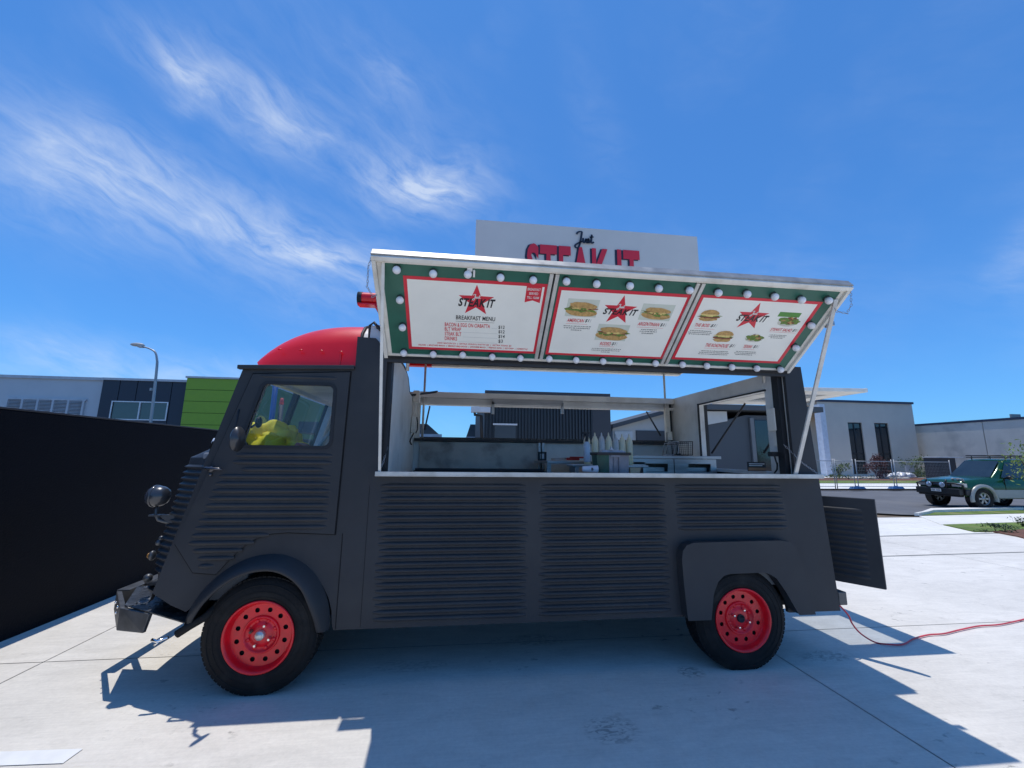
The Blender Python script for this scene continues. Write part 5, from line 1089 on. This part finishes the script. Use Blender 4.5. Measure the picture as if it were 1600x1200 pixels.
# tilt-up concrete building running towards us on the right
CX = xR+1.0; TILT = mat('tilt_concrete', (.66,.62,.56), .85, var=.12, vs=.35, bump=.4, bs=8, stain=((.22,.225,.23),.5,.5))
z9 = onx(1433,665.5,CX).z; yA = onx(1433,665,CX).y
t = thing('tilt_up_warehouse', 'unpainted concrete panel warehouse wall at the far right', 'building', (CX,20,-.35)); n = 5; ys = [yA+2-(yA+2-3)*i/n for i in range(n+1)]
for i in range(n): MB().box((CX,ys[i+1]+.03,-.4),(CX+.25,ys[i]-.03,z9)).build('panel', TILT, t, bevel=.02)
b = MB(); b.box((CX+.1,3.2,-.4),(CX+.6,yA+1.9,z9-.1),1); b.box((CX-.05,3,z9),(CX+8,yA+2,z9+.2)); b.box((CX+1,onx(1567,655,CX).y,z9+.2),(CX+2,onx(1564,655,CX).y,z9+.6),1); b.build('roof_capping', [mat('navy_capping',(.05,.06,.1),.5), JOINT], t)

# ------------------------------------------------------------------ plants, bags, sign, fence
LEAF = {k: mat('leaf_'+k, c, .6, var=.35, vs=1.5) for k, c in (('green',(.10,.15,.035)),('dark',(.045,.085,.03)),('red',(.13,.045,.04)),('gold',(.36,.20,.03)),('lime',(.16,.24,.04)))}
def shrub(name, label, cat, base, h, w, mk, n=420, stem=.25, leaf=.05, seed=0, group=None, uneven=.35, aspect=.35):
    r = random.Random(seed); base = Vector(base); t = thing(name, label, cat, base, group)
    b = MB()
    cl_ = [Vector((r.gauss(0,.30)*w, r.gauss(0,.30)*w, h*(stem+(1-stem)*r.random()))) for _ in range(9)]
    tops = []
    for c in cl_: b.tube([base, base+Vector((c.x*.3,c.y*.3,c.z*.5)), base+c], [.022*h,.014*h,.006*h], 5)
    b.build('trunk' if cat == 'tree' else 'stem', mat('bark',(.10,.08,.06),.9), t)
    b = MB()
    for i in range(n):
        c = r.choice(cl_); s_ = r.uniform(.6,1.3)
        p = base + c + Vector((r.gauss(0,1)*w*.17, r.gauss(0,1)*w*.17, r.gauss(0,1)*h*.10)); p.z = max(p.z, base.z+h*stem*.5)
        q = Euler((r.uniform(-1.2,1.2), r.uniform(-1.2,1.2), r.uniform(0,6.3))).to_matrix(); L0 = leaf*s_
        vs = [p+q@Vector(v) for v in ((-L0,0,0),(-L0*.2,-L0*aspect,.1*L0),(L0,0,0),(-L0*.2,L0*aspect,.1*L0))]; b.add(vs, [(0,1,2,3)])
    b.build('crown' if cat == 'tree' else 'foliage', LEAF[mk], t); return t
def bp2(px, py): p = ong(px, py); return (p.x, p.y, gz(p.y)+.1)
shrub('garden_shrub', 'bushy dark red shrub in front of the right office window', 'shrub', bp2(1376,750), 1.95, 1.0, 'red', 1500, .1, .10, 3)
shrub('young_tree', 'thin young green tree left of the red shrub by the fence', 'tree', bp2(1312,750), 1.3, 1.1, 'green', 260, .35, .11, 4)
shrub('garden_plant', 'loose green bush right of the small white sign', 'plant', bp2(1434,748), 1.8, 1.6, 'green', 900, .15, .11, 5)
shrub('garden_plant', 'low green plant by the foot of the white column', 'plant', bp2(1302,750), .4, 1.6, 'green', 250, .1, .09, 6)
shrub('garden_plant', 'dry golden upright plant left of the green car', 'plant', bp2(1467,748), 1.7, .8, 'gold', 700, .1, .10, 7)
shrub('garden_plant', 'low bush between white sign and golden plant', 'plant', bp2(1448,748), .9, 1.6, 'dark', 500, .1, .1, 8)
for i, (px, lab) in enumerate(((1326,'small low plant left of the left fence foot'),(1345,'small low plant under the left office window'),(1359,'small low plant just left of the red shrub'),(1396,'small low plant just right of the red shrub'))):
    shrub('bedding_plant', lab, 'plant', bp2(px,751), .32, .5, 'dark', 90, .1, .06, 20+i, 'small plants in the far garden bed')
tp = ong(1650,822); shrub('verge_tree', 'bright green young tree at the right edge over the car', 'tree', (tp.x, tp.y, gz(tp.y)), 1.95, 1.05, 'lime', 1300, .60, .045, 9)
for i, (px, py, lab) in enumerate(((1556,832,'small dark plant at the left tip of the mulch bed'),(1572,833,'small dark plant right of the leftmost in the mulch bed'),(1598,824,'larger low plant at the right edge of the near verge'))):
    p = ong(px, py); shrub('verge_plant', lab, 'plant', (p.x,p.y,gz(p.y)), .16 if i < 2 else .25, .3, 'dark', 130, .1, .03, 40+i, 'low plants in the near mulch bed')
p = bp2(1407,749); t = thing('builders_bag', 'crumpled white and silver bags lying in the far garden bed', 'bag', p)
for i, (dx, r_) in enumerate(((-.8,.38),(.1,.45),(1.0,.40))): crumple('bag', mat('bag_silver',(.62,.62,.62),.4,.2,var=.4,vs=3), (p[0]+dx,p[1],p[2]+.15), r_, (1.3,1,.8), 11+i, .5, t, 24)
p = bp2(1421,748); t = thing('site_sign', 'small white sign board on a post in the far garden bed', 'sign', p); a, c_ = ony(1416,738,p[1]), ony(1428,727,p[1]); b = MB(); b.box((a.x,p[1],a.z),(c_.x,p[1]+.04,c_.z)); b.build('sign_board', mat('board_grey_white',(.55,.56,.58),.5), t); b = MB(); b.tube([((a.x+c_.x)/2,p[1]+.06,p[2]),((a.x+c_.x)/2,p[1]+.06,c_.z)], .03, 8); b.build('sign_post', GALV, t)
# rocks edging
t = None
for i in range(12):
    px = 1330+i*8+rnd.uniform(-2,2); p = bp2(px, 750); o = crumple('rock', mat('pale_rock',(.42,.40,.35),.9,var=.3,vs=3), (p[0],p[1],p[2]+.02), .22*rnd.uniform(.7,1.2), (1.2,1,.6), 50+i, .4, None, 12); tag(o, 'pale garden rock in the row below the office windows, '+('leftmost','second','third','fourth','fifth','sixth','seventh','eighth','ninth','tenth','eleventh','twelfth')[i]+(' of the row' if i == 0 else ' from the left'), 'rock', 'pale rocks edging the far garden bed')
# temporary fence
gzf = -.236; f0, f1 = onz(1250,764.5,gzf), onz(1520,763.5,gzf); fd = (f1-f0); fd.z = 0; fd.normalize()
def fpt(px):      # point of the fence line at a pixel column
    r = ray(px, 740); k = (f0.x*fd.y-f0.y*fd.x)/(r.x*fd.y-r.y*fd.x); return Vector((r.x*k, r.y*k, 0))
WIRE = mat('fence_wire', (.45,.46,.47), .5, .5); FOOT = mat('blue_foot', (.04,.13,.30), .6, var=.3)
posts = [1216, 1336, 1397, 1487]; ft = ony(1380,721,fpt(1380).y).z
fa = [(1216,1303),(1305,1335),(1339,1395),(1399,1486)]
labs = ['fence panel seen through the rear window of the van','narrow temporary fence panel right beside the van','temporary fence panel in front of the office windows','temporary fence panel left of and behind the green car']
FT = []
for (pa, pb), lab in zip(((1210,1303),(1306,1334),(1339,1395),(1399,1486)), labs):
    A, B_ = fpt(pa), fpt(pb); t = thing('temporary_fence', lab, 'fence', (A.x,A.y,gzf), 'temporary fence panels across the road'); b = MB(); zt5 = ft; zb5 = gzf+.14
    b.tube([(A.x,A.y,gzf+.02),(A.x,A.y,zt5+.12)], .024, 8); b.tube([(B_.x,B_.y,gzf+.02),(B_.x,B_.y,zt5+.12)], .024, 8); b.tube([(A.x,A.y,zt5),(B_.x,B_.y,zt5)], .020, 8); b.tube([(A.x,A.y,zb5),(B_.x,B_.y,zb5)], .016, 8); b.build('frame', GALV, t)
    b = MB(); Ln = (B_-A).length; n = int(Ln/.11)
    for i in range(1, n): p = A.lerp(B_, i/n); b.tube([(p.x,p.y,zb5),(p.x,p.y,zt5)], .0022, 3, cap=False)
    for i in range(1, 8): z = zb5+(zt5-zb5)*i/8; b.tube([(A.x,A.y,z),(B_.x,B_.y,z)], .0022, 3, cap=False)
    w_ = b.build('mesh_infill', WIRE, t); w_['kind'] = 'stuff'
    FT.append(t)
for px, fi in ((1337,1),(1397,2),(1212,0)):
    p = fpt(px); t = MB(); t.hexa([(p.x-.42,p.y-.16,gzf+.012),(p.x+.42,p.y-.16,gzf+.012),(p.x+.42,p.y+.16,gzf+.012),(p.x-.42,p.y+.16,gzf+.012)], [(p.x-.32,p.y-.11,gzf+.15),(p.x+.32,p.y-.11,gzf+.15),(p.x+.32,p.y+.11,gzf+.15),(p.x-.32,p.y+.11,gzf+.15)])
    t.box((p.x-.1,p.y-.05,gzf+.15),(p.x+.1,p.y+.05,gzf+.18)); t.build('fence_foot', FOOT, FT[fi], bevel=.02)

# ------------------------------------------------------------------ the green car
cw = onz(1541,797.3,-.35)          # where the near front wheel meets the road
CO = Vector((cw.x, cw.y, -.35)); ROT = Matrix.Rotation(math.radians(-4.0), 3, 'Z')
car = thing('parked_car', 'green four wheel drive wagon with black bull bar and roof rack parked at the kerb', 'car', CO)
CG = mat('car_green', (.006,.062,.022), .22, .2, var=.08, vs=1, coat=.4); CS = mat('car_silver_grey', (.30,.31,.29), .35, .2, var=.08); CGL = mat('car_glass', (.02,.03,.035), .05, var=.3, vs=2, spec=.9); CBK = mat('car_black', (.012,.012,.013), .45)
def cp(x, y, z): return CO + ROT @ Vector((x, y, z))     # x back from the front axle, y across (0 near side), z up
Wd = 1.72
def loft(mb, st, mi=0, smooth=True):
    """st: list of (x, [(y, z) ...]) cross sections with equal counts"""
    n = len(st[0][1]); vs = [cp(x, y, z) for x, s_ in st for y, z in s_]; fs = []
    for i in range(len(st)-1):
        for k in range(n-1): fs.append((i*n+k, i*n+k+1, (i+1)*n+k+1, (i+1)*n+k))
    mb.add(vs, fs, mi, smooth); mb.add([cp(st[0][0], y, z) for y, z in st[0][1]], [tuple(range(n))], mi); mb.add([cp(st[-1][0], y, z) for y, z in st[-1][1]], [tuple(range(n))[::-1]], mi)
def sec(zb, zt, inset=.05, crown=.02, w0=0):
    return [(w0+.06,zb),(w0+.02,zb+.12),(w0+0,zb+.30),(w0+.01,(zb+zt)/2+.1),(w0+inset,zt-.02),(w0+inset+.10,zt+crown*.6),(Wd*.5,zt+crown*1.5),(Wd-w0-inset-.10,zt+crown*.6),(Wd-w0-inset,zt-.02),(Wd-w0-.01,(zb+zt)/2+.1),(Wd-w0,zb+.30),(Wd-w0-.02,zb+.12),(Wd-w0-.06,zb)]
b = MB(); loft(b, [(-.66,sec(.50,.93,.10,.01,.10)),(-.60,sec(.48,1.0,.08,.02,.04)),(-.45,sec(.46,1.04,.07,.02,.01)),(.1,sec(.45,1.10,.06,.03)),(.62,sec(.42,1.15,.06,.03)),(1.2,sec(.40,1.14,.05,.0)),(2.9,sec(.40,1.14,.05,.0)),(3.65,sec(.45,1.12,.05,.0,.03)),(3.75,sec(.5,1.05,.06,.0,.08))])
b.build('body', CG, car)
# cabin
zr = 1.83
def cs(zb, zt, ins): return [(.06,zb),(.07+ins*.5,(zb+zt)/2),(.08+ins,zt-.03),(.16+ins,zt),(Wd/2,zt+.02),(Wd-.16-ins,zt),(Wd-.08-ins,zt-.03),(Wd-.07-ins*.5,(zb+zt)/2),(Wd-.06,zb)]
b = MB(); loft(b, [(.60,cs(1.10,1.16,.01)),(.95,cs(1.10,1.45,.08)),(1.25,cs(1.10,zr-.04,.14)),(1.5,cs(1.10,zr,.15)),(3.2,cs(1.10,zr,.15)),(3.65,cs(1.10,zr-.08,.12)),(3.72,cs(1.10,1.2,.02))]); b.build('cabin', CG, car)
b = MB()
def qd(mb, pts_, mi=0): mb.add([cp(*p) for p in pts_], [tuple(range(len(pts_)))], mi)
ws_ = [(.615,.17,1.155),(.615,Wd-.17,1.155),(1.215,Wd-.29,zr-.075),(1.215,.29,zr-.075)]
off = Vector((-.012,0,.012))
b.add([cp(p[0]-.03,p[1],p[2]+.022) for p in ws_], [(0,1,2,3)]); b.build('windscreen', CGL, car)
for xa_, xb2, xc2, xd2 in ((.86,1.98,1.98,1.28),(2.06,2.88,2.88,2.06),(2.96,3.55,3.45,2.96)):
    for side_ in (0, 1):
        f_ = (lambda y: y) if side_ == 0 else (lambda y: Wd-y)
        b = MB(); qd(b, [(xa_,f_(.045),1.155),(xb2,f_(.045),1.155),(xc2,f_(.185),zr-.11),(xd2,f_(.185),zr-.11)]); b.build('side_window', CGL, car)
b = MB()
for y0_, y1_ in ((-.012,.02),):
    b.add([cp(.38,-.008,.44),cp(3.3,-.008,.44),cp(3.3,-.004,.72),(cp(.38,-.004,.72)),cp(.38,.05,.40),cp(3.3,.05,.40)], [(0,1,2,3),(4,5,1,0)]); b.add([cp(.38,-.005,.72),cp(3.3,-.005,.72),cp(3.3,.02,.74),cp(.38,.02,.74)], [(0,1,2,3)])
b.build('lower_cladding', CS, car)
# flares
def flare(cx):
    b = MB(); n = 20; vs = []
    for r_, y in ((.50,.01),(.495,-.05),(.43,-.075),(.40,-.06),(.40,.06)):
        for i in range(n+1): a = PI*(-.06+1.12*i/n); vs.append(cp(cx+r_*1.08*math.cos(a), y, .38+r_*1.08*math.sin(a)))
    b.add(vs, [(j*(n+1)+i, j*(n+1)+i+1, (j+1)*(n+1)+i+1, (j+1)*(n+1)+i) for j in range(4) for i in range(n)], 0, True); return b.build('wheel_flare', CS, car)
flare(0); flare(2.65)
for cx in (0, 2.65):
    for y in (-.02, Wd-.20):
        w = bpy.data.objects.new('wheel', None); COL.objects.link(w); w.location = cp(cx,y+.1,.40); setpar(w, car); ax = ROT@Vector((0,1,0)); o = cp(cx,y,.40)
        b = MB(); b.lathe([(.22,.03),(.23,.0),(.33,.0),(.385,.03),(.40,.06),(.40,.20),(.37,.24),(.2,.24)], o, ax, 40); b.build('tyre', TYRE, w)
        b = MB(); b.lathe([(.225,.02),(.215,.01),(.205,.03),(.20,.06)], o, ax, 32); b.lathe([(.07,.04),(.06,.02),(0,.015)], o, ax, 20)
        for i in range(6):
            a = 2*PI*i/6; d_ = ROT@Vector((math.cos(a),0,math.sin(a))); s2 = ROT@Vector((-math.sin(a),0,math.cos(a))); c2 = o+ax*.03
            b.hexa([c2+d_*.05-s2*.028,c2+d_*.05+s2*.028,c2+d_*.185+s2*.035,c2+d_*.185-s2*.035], [c2+d_*.05-s2*.028+ax*.03,c2+d_*.05+s2*.028+ax*.03,c2+d_*.185+s2*.035+ax*.03,c2+d_*.185-s2*.035+ax*.03])
        b.lathe([(.185,.09),(0,.09)], o, ax, 24, 1); b.build('rim', [mat('alloy',(.36,.36,.36),.4,.7), CBK], w)
        b = MB(); b.lathe([(.42,.06),(.42,.30)], cp(cx,y+(0 if y < .5 else -.1),.40), ax, 24); b.build('wheel_well', CBK, w)
def cbox(mb, a, c, mi=0): mb.hexa([cp(a[0],a[1],a[2]),cp(c[0],a[1],a[2]),cp(c[0],c[1],a[2]),cp(a[0],c[1],a[2])], [cp(a[0],a[1],c[2]),cp(c[0],a[1],c[2]),cp(c[0],c[1],c[2]),cp(a[0],c[1],c[2])], mi)
# bull bar
b = MB(); cbox(b, (-.84,.06,.50),(-.60,Wd-.06,.74)); cbox(b, (-.80,.10,.44),(-.62,Wd-.10,.50)); cbox(b, (-.66,-.01,.50),(-.38,.06,.72)); cbox(b, (-.66,Wd-.06,.50),(-.38,Wd+.01,.72)); bb = b.build('bull_bar', CBK, car, bevel=.03)
b = MB()
for y in (.50, Wd-.50): b.tube([cp(-.80,y,.70),cp(-.82,y,.98),cp(-.80,y,1.05)], .032, 8)
b.tube([cp(-.66,.02,.72),cp(-.72,.03,.88),cp(-.78,.25,.93),cp(-.82,.50,.93),cp(-.82,Wd-.50,.93),cp(-.78,Wd-.25,.93),cp(-.72,Wd-.03,.88),cp(-.66,Wd-.02,.72)], .028, 8); b.build('hoop', CBK, bb)
for y in (.62, Wd-.62):
    b = MB(); b.lathe([(.0,.06),(.06,.055),(.095,.02),(.10,0),(.09,-.008),(0,-.012)], cp(-.86,y,.86), ROT@Vector((1,0,0)), 20); b.build('spot_lamp', mat('spot_glass',(.42,.50,.62),.15,.5), bb)
for y0_, y1_ in ((.12,.42),(Wd-.42,Wd-.12)):
    b = MB(); cbox(b, (-.70,y0_,.80),(-.60,y1_,.94)); b.build('headlight', mat('headlight_glass',(.60,.62,.66),.12,.4), car, bevel=.02)
    b = MB(); yy0 = y0_-.11 if y0_ < .5 else y1_+.01; cbox(b, (-.66,yy0,.80),(-.55,yy0+.09,.93)); b.build('indicator', mat('indicator_glass',(.62,.55,.48),.2), car, bevel=.015)
b = MB(); cbox(b, (-.69,.45,.80),(-.62,Wd-.45,.95)); cbox(b, (-.70,.47,.865),(-.69,Wd-.47,.885),1); cbox(b, (-.70,.47,.83),(-.69,Wd-.47,.84),1); cbox(b, (-.70,.47,.91),(-.69,Wd-.47,.92),1); b.build('grille', [CBK, CHROME], car)
b = MB(); cbox(b, (-.862,Wd*.5-.18,.60),(-.845,Wd*.5+.18,.70)); 
for i in range(7):
    if i == 3: continue
    y = Wd*.5+.14-.045*i; cbox(b, (-.864,y-.014,.625),(-.862,y+.014,.675),1); cbox(b, (-.8655,y-.004,.637),(-.864,y+.006,.652),0)
b.build('number_plate', [mat('plate_white',(.72,.72,.70),.4), mat('plate_ink',(.10,.10,.14),.5)], bb)
b = MB(); b.ball(cp(1.02,-.10,1.17), .10, 14, 0, (.8,.9,.75)); b.tube([cp(1.02,-.05,1.15),cp(1.04,.05,1.15)], .03, 8); b.build('wing_mirror', CBK, car)
b = MB()
for x in (1.78,2.62): cbox(b, (x,-.018,1.00),(x+.14,.0,1.03))
b.build('door_handle', mat('handle_pale',(.5,.5,.48),.3,.6), car)
b = MB()
for x in (2.02,2.92,.92): cbox(b, (x,-.004,.46),(x+.010,.02,1.13))
b.build('door_seam', SEAM, car)
b = MB(); zk = zr+.14
for y in (.28, Wd-.28): b.tube([cp(1.3,y,zk),cp(3.4,y,zk)], .022, 8); b.tube([cp(1.3,y,zk-.07),cp(3.4,y,zk-.07)], .016, 8)
for i in range(9): x = 1.3+2.1*i/8; b.tube([cp(x,.28,zk-.07),cp(x,Wd-.28,zk-.07)], .014, 6)
for x in (1.3,3.4): b.tube([cp(x,.28,zk),cp(x,Wd-.28,zk)], .022, 8)
for x in (1.5,2.3,3.2):
    for y in (.30,Wd-.30): b.tube([cp(x,y,zr-.02),cp(x,y,zk)], .018, 6)
b.build('roof_rack', CBK, car)
b = MB(); b.tube([cp(-.55,.10,1.0),cp(-.57,.10,1.09),cp(-.57,.3,1.11),cp(-.57,.5,1.08)], .015, 6); b.ball(cp(-.55,.3,1.08),.05,8); b.ball(cp(-.55,.48,1.08),.045,8); b.ball(cp(-.55,.15,1.06),.04,8); b.build('bonnet_guard_clip', mat('clip_grey',(.3,.3,.3),.4), car)
# white van partly behind the car
p = ong(1482,752); t = thing('site_cabin', 'dark site box with a white top behind the green car', 'box', (p.x,p.y,-.35)); a, c_ = ony(1471,750,p.y), ony(1492,714,p.y)
b = MB(); b.box((a.x,p.y,-.35),(c_.x,p.y+1.2,c_.z-.1)); b.build('box_body', mat('cabin_dark',(.05,.05,.055),.6), t, bevel=.02); b = MB(); b.box((a.x-.05,p.y-.05,c_.z-.1),(c_.x+.8,p.y+1.25,c_.z)); b.build('box_lid', CAP, t, bevel=.02)
